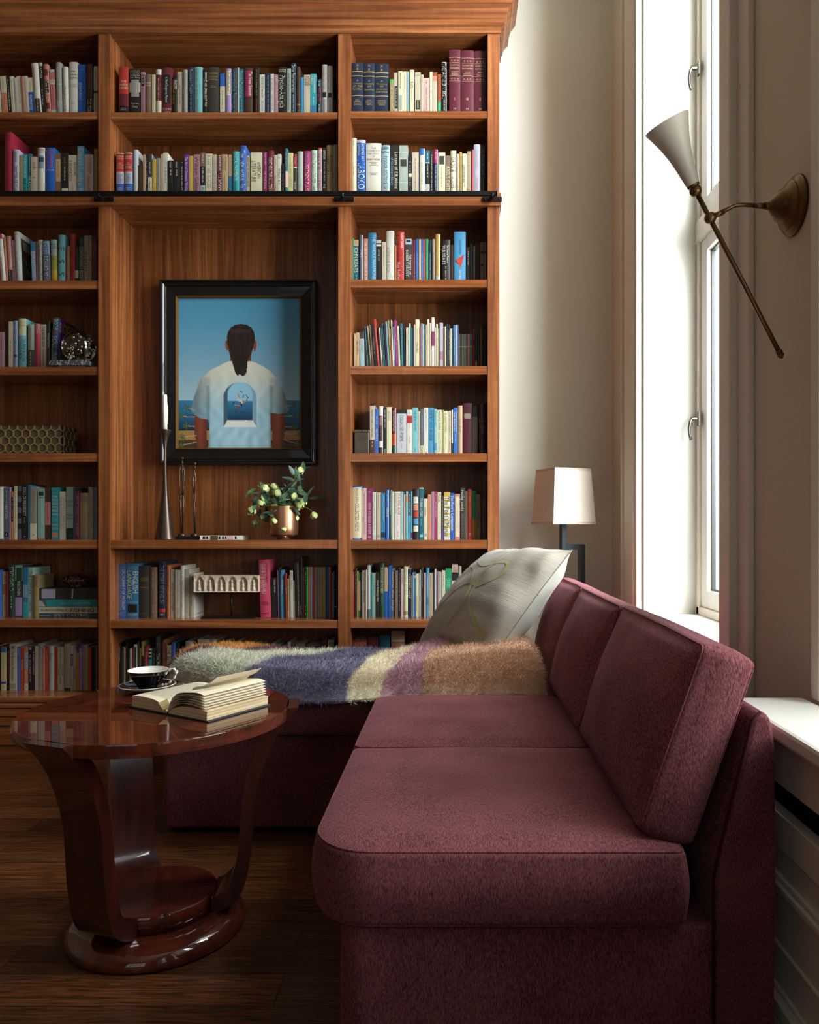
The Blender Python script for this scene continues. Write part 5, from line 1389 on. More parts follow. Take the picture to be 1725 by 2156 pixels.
BURL = burl('walnut_burl', '#2b0e07', '#642611'); LEGM = wood('table_leg', '#1f0906', '#3a130b', '#541d10', axis='z', rough=.3, coat=1, scale=.8, spec=.5)
LEGM.node_tree.nodes['Principled BSDF'].inputs['Coat Roughness'].default_value = .02
TX, TY, TZ = -.83, 2.13, .612
tb = thing('side_table', 'round lacquered burl side table on three flared legs and a disc base', 'table', (TX, TY, 0))
q = MB(); q.lathe([(.34, TZ-.034), (.3555, TZ-.034), (.3575, TZ-.0335), (.359, TZ-.032), (.359, TZ-.002), (.3585, TZ-.0007), (.357, TZ)], (0, 0, 0), 96); tt = q.build('tabletop', BURL, tb)
q = MB(); q.lathe([(.225, 0), (.236, .006), (.238, .014), (.234, .026), (.222, .04), (.2, .05), (.165, .056)], (0, 0, 0), 96); q.build('base_plinth', BURL, tb)
q = MB(); q.lathe([(.158, .054), (.158, .098), (.155, .103), (.15, .104)], (0, 0, 0), 80); q.build('lower_disc', BURL, tb)
OUT = [(.150, .052), (.19, .066), (.225, .095), (.245, .15), (.256, .22), (.262, .30), (.268, .37), (.285, .44), (.312, .51), (.345, .565), (.385, .612)]
INN = [(.150, .098), (.172, .106), (.197, .13), (.211, .17), (.222, .23), (.228, .31), (.236, .385), (.25, .45), (.274, .515), (.303, .565), (.352, .612)]
def smooth2(pts, n=4):
    return [tuple(p) for p in smoothline(pts, n)]+[tuple(pts[-1])]
for az in (10, 130, 250):
    q = MB(); o2 = smooth2(OUT); i2 = smooth2(INN); hw = .062; R3 = Matrix.Rotation(math.radians(az), 4, 'Z')
    Ls = []
    for (ro, zo), (ri, zi) in zip(o2, i2):
        Ls.append([(ro, -hw, zo), (ro, hw, zo), (ri, hw, zi), (ri, -hw, zi)])
    vs_ = [p for l in Ls for p in l]
    for k in range(4):
        strip = [[l[k], l[(k+1) % 4]] for l in Ls]; q.loops(strip, 0, True, False, M=R3)
    top = Ls[-1]; bot_ = Ls[0]
    q.add(top, [(0, 1, 2, 3)], 0, False, R3); q.add(bot_, [(3, 2, 1, 0)], 0, False, R3)
    q.build('leg', LEGM, tb)
# split the smoothing at the hard edges is kept because every face strip has its own vertices
# ---------------------------------------------------------------- cup and saucer
GB = simple('black_glaze', '#0b0b0c', .12, coat=1, spec=.6); GW = simple('white_porcelain', '#ece9e2', .2, coat=.6)
cx, cy = -.955, 2.36
sa = thing('saucer', 'black saucer with white rim under the cup on the table', 'saucer', (cx, cy, TZ))
q = MB(); q.lathe([(.03, 0.0005), (.032, .002), (.05, .005), (.07, .012), (.083, .019), (.0835, .0205)], (0, 0, 0), 56, cap1=False); q.build('saucer_underside', GW, sa)
q = MB(); q.lathe([(1e-4, .006), (.028, .006), (.03, .0065), (.05, .0085), (.07, .015), (.081, .0203)], (0, 0, 0), 56, cap0=False, cap1=False); q.build('saucer_top', GB, sa)
q = MB(); q.lathe([(.081, .0203), (.0822, .0212), (.0836, .0205)], (0, 0, 0), 56, cap0=False, cap1=False); q.build('rim', GW, sa)
cu = thing('teacup', 'black teacup with white inside and white scrolled handle on the saucer', 'cup', (cx+.002, cy, TZ+.0067))
cz = .058
q = MB(); q.lathe([(.026, 0), (.027, .004), (.03, .008), (.041, .024), (.051, .038), (.056, .048), (.0595, cz)], (0, 0, 0), 56, cap1=False); q.build('cup_outside', GB, cu)
q = MB(); q.lathe([(.0595, cz), (.060, cz+.0012), (.0585, cz+.001), (.054, .046), (.048, .034), (.038, .02), (.024, .008), (1e-4, .006)], (0, 0, 0), 56, cap0=False, cap1=False); q.build('cup_inside', GW, cu)
q = MB(); hp = smoothline([(.057, .046), (.066, .056), (.078, .064), (.09, .06), (.093, .05), (.086, .036), (.074, .024), (.062, .016), (.05, .012), (.045, .017)], 6)
q.tube([(p[0], 0, p[1]) for p in hp], [.0032+.0012*math.sin(i*.9) for i in range(len(hp))], 10, 0, Matrix.Rotation(math.radians(-8), 4, 'Z')); q.sphere((.094, -.012, .056), .004); q.build('handle', GW, cu)
# ---------------------------------------------------------------- open book
Ub = Vector((.518, .855, 0)).normalized(); Rb = Vector((.855, -.518, 0)).normalized(); Ob = Vector((-.782, 2.058, TZ+.0008))
ob = thing('open_book', 'open hardback book with fanned cream pages lying on the round table', 'book', tuple(Ob)); MBK = Matrix(((Rb.x, Ub.x, 0, 0), (Rb.y, Ub.y, 0, 0), (0, 0, 1, 0), (0, 0, 0, 1)))
HB = .226
CLOTH = simple('blue_book_cloth', '#22323c', .7, bump=.2, bscale=500)
PG2, nt, b = newmat('page_stack'); L = nt.links.new; tc = nd(nt, 'ShaderNodeTexCoord'); mp = nd(nt, 'ShaderNodeMapping'); mp.inputs['Scale'].default_value = (3, 3, 900); L(tc.outputs['Object'], mp.inputs[0])
n = nd(nt, 'ShaderNodeTexNoise', Scale=1.0, Detail=2.0); L(mp.outputs[0], n.inputs['Vector']); r = nd(nt, 'ShaderNodeValToRGB'); r.color_ramp.elements[0].position = .35; r.color_ramp.elements[0].color = lin('#b99a6e'); r.color_ramp.elements[1].position = .6; r.color_ramp.elements[1].color = lin('#e6d3ae')
L(n.outputs[0], r.inputs[0]); L(r.outputs[0], b.inputs['Base Color']); b.inputs['Roughness'].default_value = .85
PAG = simple('page_paper', '#eadfc6', .85, var=.01)
q = MB(); q.box(-.163, -.012, 0, HB, 0, .0028, 0, MBK); q.box(.012, .166, 0, HB, 0, .0028, 0, MBK); q.box(-.012, .012, 0, HB, .0, .0012, 0, MBK); q.build('cover', CLOTH, ob, .0008)
def stack(xs, zs, name, y0=.004, y1=HB-.004, zb0=.003):
    q = MB(); pts = [(x, z) for x, z in zip(xs, zs)]; pts += [(xs[-1], zb0), (xs[0], zb0)]
    q.prism(pts, y0, y1, 'y', 0, MBK); return q.build(name, PG2, ob)
stack([-.150, -.148, -.12, -.08, -.045, -.02, -.004], [.024, .031, .034, .034, .030, .02, .006], 'page_block')
stack([.004, .02, .05, .09, .13, .158, .156], [.006, .018, .026, .029, .028, .026, .02], 'page_block')
def sheet(xs, zs, y0, y1, name='page', dz=0, mat=PAG):
    q = MB(); pr_ = smoothline(list(zip(xs, zs)), 5)+[Vector((xs[-1], zs[-1]))]; Ls = []
    for t in (0, .0006): Ls.append([(p[0], y0, p[1]+t) for p in pr_]+[(p[0], y1, p[1]+t+dz) for p in pr_[::-1]])
    q.loops(Ls, 0, False, True, True, True, MBK); return q.build(name, mat, ob)
lf = sheet([-.153, -.12, -.08, -.045, -.018, -.001], [.0315, .0352, .0352, .0312, .0215, .0065], .003, HB-.002)
for i, (zz, e) in enumerate(((.034, .150), (.040, .150), (.046, .149), (.052, .148), (.058, .146), (.065, .146))):
    sheet([.001, .018, .045, .085, .12, e], [.008, .022+i*.004, .034+i*.0055, .038+i*.006, zz+.001+i*.001, zz-.002+i*.0008], .003, HB-.003)
sheet([.001, .016, .04, .075, .105, .128], [.01, .042, .066, .074, .086, .102], .06, HB-.002, dz=-.0)
# printed lines on the left page
INK = simple('print_ink', '#8a8478', .9); q = MB(); rk = random.Random(2)
zf = lambda x: .0362-.0*x if x < -.08 else .0362-(x+.08)**2*3.2
for k in range(26):
    y = HB-.024-k*.0068; x = -.142
    xe = -.035-(rk.uniform(.0, .03) if k % 7 == 6 else 0)
    while x < xe:
        wd = rk.uniform(.004, .012); x2 = min(x+wd, xe)
        q.add([(x, y, zf(x)+.0004), (x2, y, zf(x2)+.0004), (x2, y+.0016, zf(x2)+.0004), (x, y+.0016, zf(x)+.0004)], [(0, 1, 2, 3)], 0, False, MBK); x = x2+.0022
q.build('print', INK, lf)
q = MB(); q.add([(-.028, -.004, .028), (-.006, -.006, .012), (-.004, .02, .015), (-.03, .026, .0335), (-.028, -.004, .0288), (-.006, -.006, .0128), (-.004, .02, .0158), (-.03, .026, .0343)], [(0, 1, 2, 3), (7, 6, 5, 4), (0, 4, 5, 1), (2, 6, 7, 3)], 0, False, MBK)
q.build('bookmark', simple('tan_slip', '#a58f5f', .8), ob)
# ---------------------------------------------------------------- framed painting in the niche
FY = 3.955
fx0, fx1, fz1, fz0 = XX(337, FY), XX(667, FY), ZZ(590, FY), ZZ(978, FY)
fr = thing('framed_painting', 'framed painting of a man from behind in a white shirt with arched window, black frame', 'painting', ((fx0+fx1)/2, 4.006, fz0)); TF = Matrix.Translation(-Vector(fr.location))
FB = simple('black_frame', '#0d0b0a', .35, coat=.3, spec=.4); GI = simple('gilt', '#6b4a20', .42, .6, var=.1, vscale=60)
def frame_ring(mb, prof, mat=0):
    # prof: list of (inset from outer edge, y); mitred loop
    Ls = []
    for d, y in prof: Ls.append([(fx0+d, y, fz0+d), (fx1-d, y, fz0+d), (fx1-d, y, fz1-d), (fx0+d, y, fz1-d)])
    n = len(Ls)
    for k in range(n-1):
        for i in range(4):
            j = (i+1) % 4; mb.add([Ls[k][i], Ls[k][j], Ls[k+1][j], Ls[k+1][i]], [(0, 1, 2, 3)], mat, False, TF)
q = MB(); frame_ring(q, [(0, 4.004), (0, 3.945), (.004, 3.94), (.010, 3.94), (.013, 3.946), (.018, 3.944), (.024, 3.95), (.028, 3.949), (.032, 3.957), (.036, 3.958), (.078, 3.962), (.08, 3.972)]); q.build('frame', FB, fr)
q = MB(); frame_ring(q, [(.078, 3.965), (.080, 3.958), (.085, 3.960), (.0895, 3.972), (.0895, 3.985)]); q.build('gilt_slip', GI, fr)
# the canvas: colours computed per vertex over the picture plane (u right, v down, both 0..1)
NU, NV = 210, 256
def hexs(h): return Vector(lin(h)[:3])
SKY0, SKY1, SEA0, SEA1 = hexs('#44809e'), hexs('#8aa6b0'), hexs('#2a6a8e'), hexs('#0d2c44')
def inpoly(x, y, poly):
    c = False; j = len(poly)-1
    for i in range(len(poly)):
        xi, yi = poly[i]; xj, yj = poly[j]
        if (yi > y) != (yj > y) and x < (xj-xi)*(y-yi)/(yj-yi)+xi: c = not c
        j = i
    return c
# picture crop coordinates (228..1155 , 235..1372) of the enlarged photograph
def U_(x): return (x-228)/927
def V_(y): return (y-235)/1137
def PL(*a): return [(U_(a[i]), V_(a[i+1])) for i in range(0, len(a), 2)]
shirt = PL(610, 712, 560, 735, 480, 775, 430, 815, 395, 850, 375, 905, 345, 985, 322, 1075, 330, 1100, 355, 1125, 400, 1148, 455, 1158, 462, 1200, 458, 1300, 452, 1375, 935, 1375, 930, 1200, 925, 1105, 985, 1112, 1040, 1108, 1070, 1085, 1060, 1050, 1030, 950, 1000, 880, 975, 845, 930, 790, 860, 745, 785, 712)
armL = PL(350, 1120, 345, 1200, 350, 1270, 375, 1375, 440, 1375, 444, 1250, 446, 1155, 400, 1148)
armR = PL(925, 1105, 930, 1180, 942, 1260, 944, 1375, 1005, 1375, 1030, 1290, 1045, 1190, 1040, 1108)
neck = PL(612, 640, 622, 690, 618, 712, 780, 712, 775, 690, 785, 640)
earL = PL(584, 560, 600, 550, 612, 600, 606, 632, 594, 630, 584, 600); earR = PL(822, 560, 808, 552, 795, 600, 800, 636, 812, 634, 821, 600)
hair = PL(598, 580, 596, 530, 603, 490, 625, 455, 660, 434, 700, 428, 745, 434, 780, 455, 802, 490, 810, 530, 806, 570, 795, 610, 780, 660, 757, 690, 750, 740, 748, 790, 735, 818, 715, 828, 700, 815, 690, 812, 680, 825, 658, 800, 648, 760, 636, 720, 625, 680, 612, 640)
def arch(x, y, cx, r, ytop, ybot): return cx-r < x < cx+r and y < ybot and (y > ytop+r or (x-cx)**2+(y-ytop-r)**2 < r*r)
def paint(u, v):
    x, y = 228+u*927, 235+v*1137
    s = noise.noise(Vector((x*.02, y*.02, 0)))*.02
    if y < 1012: c = SKY0.lerp(SKY1, max(0, (y-300)/712)**1.6)*(1.02-.18*u)
    elif y < 1238: c = SEA0.lerp(SEA1, (y-1012)/226)*(1+3*s)
    elif y < 1310: c = hexs('#8f6a3c')*(1+6*s)
    else: c = hexs('#3f2a18')*(1+8*s)
    if 1225 < y < 1240: c = hexs('#0e2436')
    if inpoly(u, v, armL) or inpoly(u, v, armR):
        ed = abs((x-395)/50) if x < 700 else abs((x-988)/55)
        c = hexs('#6b3424')*(1.15-.6*ed)*(1.1-.25*(y-1100)/270)
    if inpoly(u, v, shirt):
        t = (y-712)/660
        c = hexs('#b8b6a8').lerp(hexs('#8fb0bd'), min(1, max(0, t*2.2-.25)))
        f = math.sin(x*.06+math.sin(y*.02)*3)*.5+noise.noise(Vector((x*.025, y*.008, 3)))
        c = c*(1+.16*f*min(1, t*2))
        edge = min(1, abs(x-700)/330); c = c*(1-.55*edge**4)
        if x < 470 and y > 840: c = c*(.85-.3*math.exp(-((x-452)/14)**2)*(1 if y > 900 else 0))
        if x > 915 and y > 840: c = c*(.85-.3*math.exp(-((x-935)/14)**2)*(1 if y > 900 else 0))
        if abs(y-1355) < 3: c = c*.75
    if inpoly(u, v, neck): c = hexs('#54251a')
    if inpoly(u, v, earL) or inpoly(u, v, earR): c = hexs('#7e3a28')
    if inpoly(u, v, hair):
        g = noise.noise(Vector((x*.05, y*.012, 7))); c = hexs('#1c1310')*(1.1+1.4*max(0, g))
        if 470 < y < 500 and 630 < x < 770: c = c*1.8
    # arched opening
    if arch(x, y, 694, 126, 872, 1215):
        c = hexs('#33505f') if x < 694 else hexs('#6f8ea0')
        if arch(x, y, 680 if False else 695, 96, 872, 1160) :
            if y < 1014: c = hexs('#7fa9bd')
            else: c = SEA0.lerp(SEA1, (y-1014)/146)
        elif y > 1160:
            m_ = (y-1160)/55
            if 600-30*m_ < x < 792+30*m_: c = hexs('#c5c8c0')
    return c
# small falling figure and palms as strokes
strokes = [((680, 962), (700, 1005), 7, '#b06a48'), ((700, 1005), (712, 1030), 10, '#c9b5a4'), ((715, 1030), (742, 1018), 7, '#b06a48'), ((742, 1018), (756, 985), 5, '#5a2c1e'), ((738, 965), (756, 990), 4, '#1c1a1a'), ((668, 1006), (702, 1022), 5, '#a9c0c4'), ((705, 1040), (706, 1052), 9, '#1c1310'), ((655, 1045), (700, 1052), 5, '#b06a48'), ((695, 1055), (672, 1085), 7, '#6b3424'), ((670, 1088), (662, 1102), 4, '#1c1310'), ((700, 940), (714, 950), 2.5, '#14181c'), ((722, 968), (718, 990), 2.5, '#14181c'), ((640, 1038), (650, 1024), 2.5, '#14181c'), ((700, 1096), (724, 1102), 2.5, '#14181c'), ((754, 1169), (782, 1169), 4, '#3a3f40')]
for (x0, y0, x1, y1) in ((352, 1084, 292, 1068), (350, 1136, 255, 1134), (350, 1210, 284, 1206), (366, 1278, 258, 1290), (366, 1330, 250, 1352), (1030, 1060, 1110, 1040), (1028, 1132, 1130, 1128), (1034, 1213, 1105, 1215), (1030, 1262, 1140, 1268), (1034, 1312, 1130, 1342)):
    strokes.append(((x0, y0), (x1, y1), 2.6, '#a8937c'))
    for k in range(11):
        a = k/11*2*PI+.2; r_ = 24+6*((k*7) % 3)
        strokes.append(((x1, y1), (x1+r_*math.cos(a), y1+r_*.9*math.sin(a)), 3.2, '#2b4326' if k % 2 else '#50603a'))
cv = []
for j in range(NV+1):
    for i in range(NU+1): cv.append(paint(i/NU, j/NV))
for (a, b2, wd, hc) in strokes:
    c_ = hexs(hc); ax_, ay_, bx_, by_ = U_(a[0])*NU, V_(a[1])*NV, U_(b2[0])*NU, V_(b2[1])*NV; r_ = wd/4.43/2*1.15
    for j in range(max(0, int(min(ay_, by_)-3)), min(NV, int(max(ay_, by_)+3))+1):
        for i in range(max(0, int(min(ax_, bx_)-3)), min(NU, int(max(ax_, bx_)+3))+1):
            dx, dy = bx_-ax_, by_-ay_; t = max(0, min(1, ((i-ax_)*dx+(j-ay_)*dy)/(dx*dx+dy*dy+1e-6)))
            if math.hypot(i-ax_-t*dx, j-ay_-t*dy) < max(.55, r_): cv[j*(NU+1)+i] = c_
cx0, cx1, cz1, cz0 = fx0+.089, fx1-.089, fz1-.089, fz0+.089
q = MB(); q.add([(cx0+(cx1-cx0)*i/NU, 3.976, cz1+(cz0-cz1)*j/NV) for j in range(NV+1) for i in range(NU+1)], [(j*(NU+1)+i, (j+1)*(NU+1)+i, (j+1)*(NU+1)+i+1, j*(NU+1)+i+1) for j in range(NV) for i in range(NU)], 0, False, TF)
b0 = len(q.v); q.add([(cx0, 3.99, cz0), (cx1, 3.99, cz0), (cx1, 3.99, cz1), (cx0, 3.99, cz1)], [(0, 3, 2, 1)], 0, False, TF)
o = q.build('canvas', attrmat('oil_paint', .45, .4), fr); setattr_color(o.data, 'paint', cv+[Vector((.1, .1, .1))]*4)

# ---------------------------------------------------------------- objects on the niche shelf
NZ = SZ[('M', 2)]+.0003
def at(px, Y=3.80, z=NZ): return (XX(px, Y), Y, z)
BRZ = simple('dark_bronze', '#4a3d35', .33, .75, var=.15, vscale=30); WAX = simple('candle_wax', '#e9e4d2', .45, var=.02)
c = at(347.5); s1 = 3.80/F
cs = thing('candlestick', 'tall slender bronze candlestick with flared base left of the painting', 'candlestick', c)
pz = lambda py: ZZ(py, 3.80)-NZ
prof = [(.0495, 0), (.0495, .004), (.047, .012), (.040, .05), (.030, .12), (.020, .20), (.0125, .28), (.0085, pz(985)), (.0065, pz(960)+.02), (.0075, pz(945)), (.0115, pz(930)), (.018, pz(916)), (.0285, pz(907)), (.029, pz(905)), (.012, pz(908))]
q = MB(); q.lathe(prof, (0, 0, 0), 48); q.build('holder', BRZ, cs)
cd = thing('candle', 'white taper candle standing in the tall bronze candlestick', 'candle', (c[0]+.0, c[1], NZ+pz(908)))
q = MB(); hc_ = pz(831)-pz(908); q.lathe([(.0115, 0), (.0108, hc_*.5), (.010, hc_-.004), (.0085, hc_), (.003, hc_-.002)], (0, 0, 0), 20); q.tube([(.009, .003, hc_*.8), (.0115, .002, hc_*.6), (.0118, .001, hc_*.2)], [.001, .003, .002], 6); q.build('wax', WAX, cd)
q = MB(); q.tube([(0, 0, hc_-.003), (.001, 0, hc_+.006), (.003, 0, hc_+.01)], .0008, 5); q.build('wick', simple('wick', '#191513', .9), cd)
def figure(px, ytop, label, variant):
    c = at(px, 3.83); H = ZZ(ytop, 3.83)-NZ
    t = thing('figurine', label, 'figurine', c, 0, 'elongated bronze figurines')
    q = MB(); q.box(-.026, .026, -.022, .022, 0, .016); q.build('plinth', simple('black_stone', '#121010', .3), t, .001)
    q = MB(); q.sphere((0, 0, .021), .019, 0, None, 8, (1, 1, .75)); q.build('mound', BRZ, t)
    q = MB(); h0, h1 = .03, H
    kn, hp_, sh = h0+(h1-h0)*.47, h0+(h1-h0)*.50, h0+(h1-h0)*.9
    if variant == 0:
        for sgn in (-1, 1):   # two legs, hips, torso sides and arms as drawn-out rods
            q.tube([(sgn*.004, 0, h0-.005), (sgn*.006, 0, h0+.12), (sgn*.009, 0, h0+.17), (sgn*.006, 0, hp_-.01), (sgn*.002, 0, hp_)], [.0038, .004, .0052, .0048, .005], 8)
        q.tube([(0, 0, hp_-.003), (.006, 0, hp_+.03), (.004, 0, sh-.05), (.002, 0, sh)], [.004, .0045, .005, .006], 8)
        q.tube([(-.003, 0, sh), (-.011, 0, sh-.03), (-.013, 0, sh-.1), (-.012, 0, hp_-.005)], [.004, .003, .003, .002], 8)
        q.tube([(.004, 0, sh), (.012, 0, sh-.03), (.014, 0, sh-.1), (.010, 0, hp_+.02), (.004, 0, hp_)], [.004, .003, .003, .003, .002], 8)
    else:
        q.tube([(.006, 0, h0-.005), (.002, 0, h0+.12), (-.001, 0, kn-.02), (.004, 0, hp_), (.0, 0, hp_+.03)], [.003, .0035, .004, .0045, .004], 8)
        q.tube([(.0, 0, h0-.005), (-.002, 0, h0+.1), (-.001, 0, kn)], [.003, .003, .0035], 8)
        q.tube([(0, 0, hp_+.02), (-.008, 0, hp_+.07), (-.008, 0, sh-.06), (.003, 0, sh)], [.004, .004, .004, .005], 8)
        q.tube([(.002, 0, hp_+.025), (.001, 0, hp_+.08), (.004, 0, sh-.05), (.004, 0, sh)], [.002, .0025, .003, .004], 8)
    q.tube([(.002, 0, sh-.002), (.002, 0, h1-.016)], [.0055, .0025], 8); q.sphere((.003, 0, h1-.008), .0068, 0, None, 8, (1, 1, 1.25))
    q.build('body', BRZ, t)
figure(383, 962, 'spindly bronze figurine with arms down, nearer the candlestick', 0)
figure(409.5, 973, 'shorter spindly bronze figurine right of the other one', 1)
# flat patterned booklet
c = at(464.5, 3.79); w2 = XX(509, 3.79)-XX(420, 3.79); t = thing('book', 'thin patterned white booklet lying flat beside the bronze figurines', 'book', c)
q = MB(); q.box(-w2/2, w2/2, 0, .13, 0, .002, 0); q.box(-w2/2, w2/2, 0, .13, .0185, .0205, 0); q.box(-w2/2, -w2/2+.003, 0, .13, .002, .0185, 0)
for a, b2, m_ in ((.08, .14, 1), (.16, .21, 1), (.26, .44, 2), (.46, .5, 1), (.54, .58, 1), (.61, .64, 1), (.66, .80, 3), (.84, .88, 1)):
    q.box(-w2/2+w2*a, -w2/2+w2*b2, -.0008, .0005, .004 if m_ == 1 else .0005, .0165 if m_ == 1 else .0195, m_)
q.box(-w2/2, w2/2, 0, .002, .002, .0185, 0)
q.build('cover', [simple('booklet_white', '#ddd8d0', .5), simple('booklet_black', '#1a1817', .5), simple('booklet_olive', '#4a3f24', .5), simple('booklet_pink', '#cfa5a6', .5)], t)
q = MB(); q.box(-w2/2+.003, w2/2-.002, .002, .128, .002, .0185); q.build('pages', PAPER, t)
q = MB(); q.tube([(w2/2-.02, .01, .0205), (w2/2-.012, .005, .024), (w2/2-.008, .0, .032)], [.0015, .002, .0005], 6); q.build('ribbon', simple('dark_ribbon', '#4a1420', .6), t)
# planter with hellebores
c = at(597, 3.80); VP_ = thing('flower_pot', 'rounded copper pot of pale green hellebores at the right of the niche shelf', 'potted plant', c)
CP = simple('brushed_copper', '#a5795a', .33, .9, var=.06, vscale=30)
vz = lambda py: ZZ(py, 3.80)-NZ; R = 31*s1
q = MB(); q.lathe([(.030, 0), (.032, .004), (.026, .012), (.026, .016), (.05, .018), (R*.93, .026), (R*.99, .042), (R, .06), (R, vz(1068)), (R*.99, vz(1066)), (R*.96, vz(1068)), (R*.95, .07), (R*.5, .06)], (0, 0, 0), 56); q.build('pot', CP, VP_)
q = MB(); q.lathe([(1e-4, vz(1076)), (R*.95, vz(1076))], (0, 0, 0), 24, cap0=False, cap1=False); q.build('soil', simple('soil', '#1e1510', .95, bump=.6, bscale=90), VP_)
LEAF = simple('leaf_green', '#3d5a35', .5, var=.2, vscale=20, sheen=.1); LEAF2 = simple('leaf_blue_green', '#2f4b3c', .5, var=.15, vscale=20); BLO = simple('hellebore_petal', '#a9b273', .5, var=.12, vscale=30); STM = simple('flower_stem', '#5a6a3a', .5)
rp = random.Random(21); stems = MB(); leaf_b = []
def leaf(mb, base, tip, wd, nrm_, mat=0, cup=.12):
    base, tip = Vector(base), Vector(tip); d = tip-base; l_ = d.length; d.normalize(); n_ = Vector(nrm_)-d*Vector(nrm_).dot(d); n_.normalize(); s_ = d.cross(n_); L_ = []
    for k in range(7):
        t = k/6; ww = wd*(math.sin(PI*min(1, t*.95+.03))**.8)*(1-.25*t); sag = -n_*l_*cup*(t**2)
        p = base+d*l_*t+sag; L_.append([tuple(p-s_*ww+n_*ww*.25), tuple(p), tuple(p+s_*ww+n_*ww*.25)])
    mb.loops(L_, mat, True, False)
ends = []
spots_ = [(531, 1067), (540, 1095), (555, 1083), (563, 1085), (580, 1062), (578, 1090), (556, 1040), (575, 1018), (560, 1020), (619, 1036), (628, 1058), (620, 1082), (595, 1107), (636, 1050), (658, 1078), (612, 1088), (588, 1030), (634, 984), (545, 1050), (570, 1075)]
for k, (px, py) in enumerate(spots_):
    yy = rp.uniform(-.07, .05) if px < 640 else .0; Yw = 3.80+yy
    tip = Vector((XX(px, Yw)-c[0], yy, ZZ(py, Yw)-NZ)); b_ = Vector((rp.uniform(-.03, .03), rp.uniform(-.02, .02), vz(1078)))
    apex = Vector(((tip.x*.7+b_.x*.3), tip.y*.7, max(tip.z+.025, b_.z+.05)))
    pts = smoothline([tuple(b_), tuple(b_.lerp(apex, .5)+Vector((0, 0, .012))), tuple(apex), tuple(tip)], 5) if False else [b_.lerp(apex, t_)*(1-t_)+apex.lerp(tip, t_)*t_ for t_ in [i/8 for i in range(9)]]
    q = MB(); q.tube([tuple(p) for p in pts], [.0018-.0008*i/8 for i in range(9)], 6); so = q.build('stem', STM, VP_)
    # bell shaped bloom hanging down
    q = MB(); dn = Vector((rp.uniform(-.5, .5), rp.uniform(-.6, .1), -1)).normalized(); sz = rp.uniform(.021, .028)
    zq_ = dn.to_track_quat('Z', 'Y').to_matrix().to_4x4()
    for a in range(5):
        an = a/5*2*PI+k; ca, sa_ = math.cos(an), math.sin(an); L_ = []
        for i in range(6):
            t = i/5; rr = sz*.85*math.sin(PI*(.12+.6*t)); zz_ = sz*1.5*t; ww = sz*.62*math.sin(PI*min(1, .1+.85*t)); tv = Vector((-sa_, ca, 0))
            p = Vector((ca*rr, sa_*rr, zz_)); L_.append([tuple(p-tv*ww-Vector((ca, sa_, 0))*ww*.3), tuple(p), tuple(p+tv*ww-Vector((ca, sa_, 0))*ww*.3)])
        q.loops(L_, 0, True, False, M=Matrix.Translation(tip) @ zq_)
    q.build('flower', BLO, VP_)
q = MB(); q2 = MB()
for k in range(84):
    if k < 12: px, py = rp.uniform(612, 640), rp.uniform(990, 1050)
    elif k < 17: px, py = rp.uniform(640, 655), rp.uniform(1036, 1052)
    else: px, py = rp.uniform(535, 630), rp.uniform(1022, 1085)
    yy = rp.uniform(-.075, .045); Yw = 3.80+yy; base = Vector((XX(px, Yw)-c[0], yy, ZZ(py, Yw)-NZ)); 
    dr_ = Vector((rp.uniform(-1, 1), rp.uniform(-1, .3), rp.uniform(-.9, .5) if k >= 12 else rp.uniform(.2, 1))).normalized()
    leaf(q if k % 2 else q2, base, base+dr_*rp.uniform(.05, .08), rp.uniform(.010, .017), (rp.uniform(-.5, .5), -.6, .8))
q.build('leaves', LEAF, VP_); q2.build('leaves', LEAF2, VP_)
q = MB()
for k in range(6): q.tube([(0, 0, vz(1078)), (.01*k-.02, -.01, vz(1045)), (XX(612+k*5, 3.8)-c[0], 0, vz(1030-k*8))], .0015, 5)
q.build('stalks', STM, VP_)

# ---------------------------------------------------------------- carved stone relief on its stand
RZ = SZ[('M', 3)]+.0003; YR = 3.80
x0, x1, z1_, z0_ = XX(408, YR), XX(544, YR), ZZ(1211.5, YR), ZZ(1247, YR)
rl = thing('stone_relief', 'carved stone block with six arched niches of seated figures on a black stand', 'sculpture', ((x0+x1)/2, YR, RZ))
STN = simple('carved_limestone', '#b5a48f', .85, bump=.7, bscale=120, var=.12, vscale=40)
W_, H_ = x1-x0, z1_-z0_; NA = 6; gx_, gz_ = 240, 56
def relief(u, v):   # u 0..1 across, v 0..1 up -> depth pushed in
    k = u*NA*.985+.05; i = math.floor(k); f = (k-i)-.5
    z = v
    inside = abs(f) < .36 and z > .06 and (z < .5 or (f/.36)**2+((z-.5)/.36)**2 < 1)
    d = .0
    rr = math.hypot(f/.43, max(0, z-.5)/.43)
    if rr < 1.02 and z > .06: d = .003
    if inside: d = .011
    if inside:
        hd = math.hypot(f*1.05, (z-.66)*.8); bd = math.hypot(f*1.2, (z-.42)*.75); lp_ = math.hypot(f*.7, (z-.14)*1.1)
        bump_ = max(0, .09-hd)*.09/.09+max(0, .2-bd)*.04/.2*1.6+max(0, .22-lp_)*.05/.22*1.4
        d -= min(.010, bump_*.16)
    return d+.0012*noise.noise(Vector((u*40, v*12, 2)))
vs = [(x0+W_*i/gx_, YR+relief(i/gx_, j/gz_), z0_+H_*j/gz_) for j in range(gz_+1) for i in range(gx_+1)]
TR = Matrix.Translation(-Vector(rl.location)); q = MB()
q.add(vs, [(j*(gx_+1)+i, j*(gx_+1)+i+1, (j+1)*(gx_+1)+i+1, (j+1)*(gx_+1)+i) for j in range(gz_) for i in range(gx_)], 0, True, TR)
q.box(x0, x1, YR+.0125, YR+.06, z0_, z1_, 0, TR)
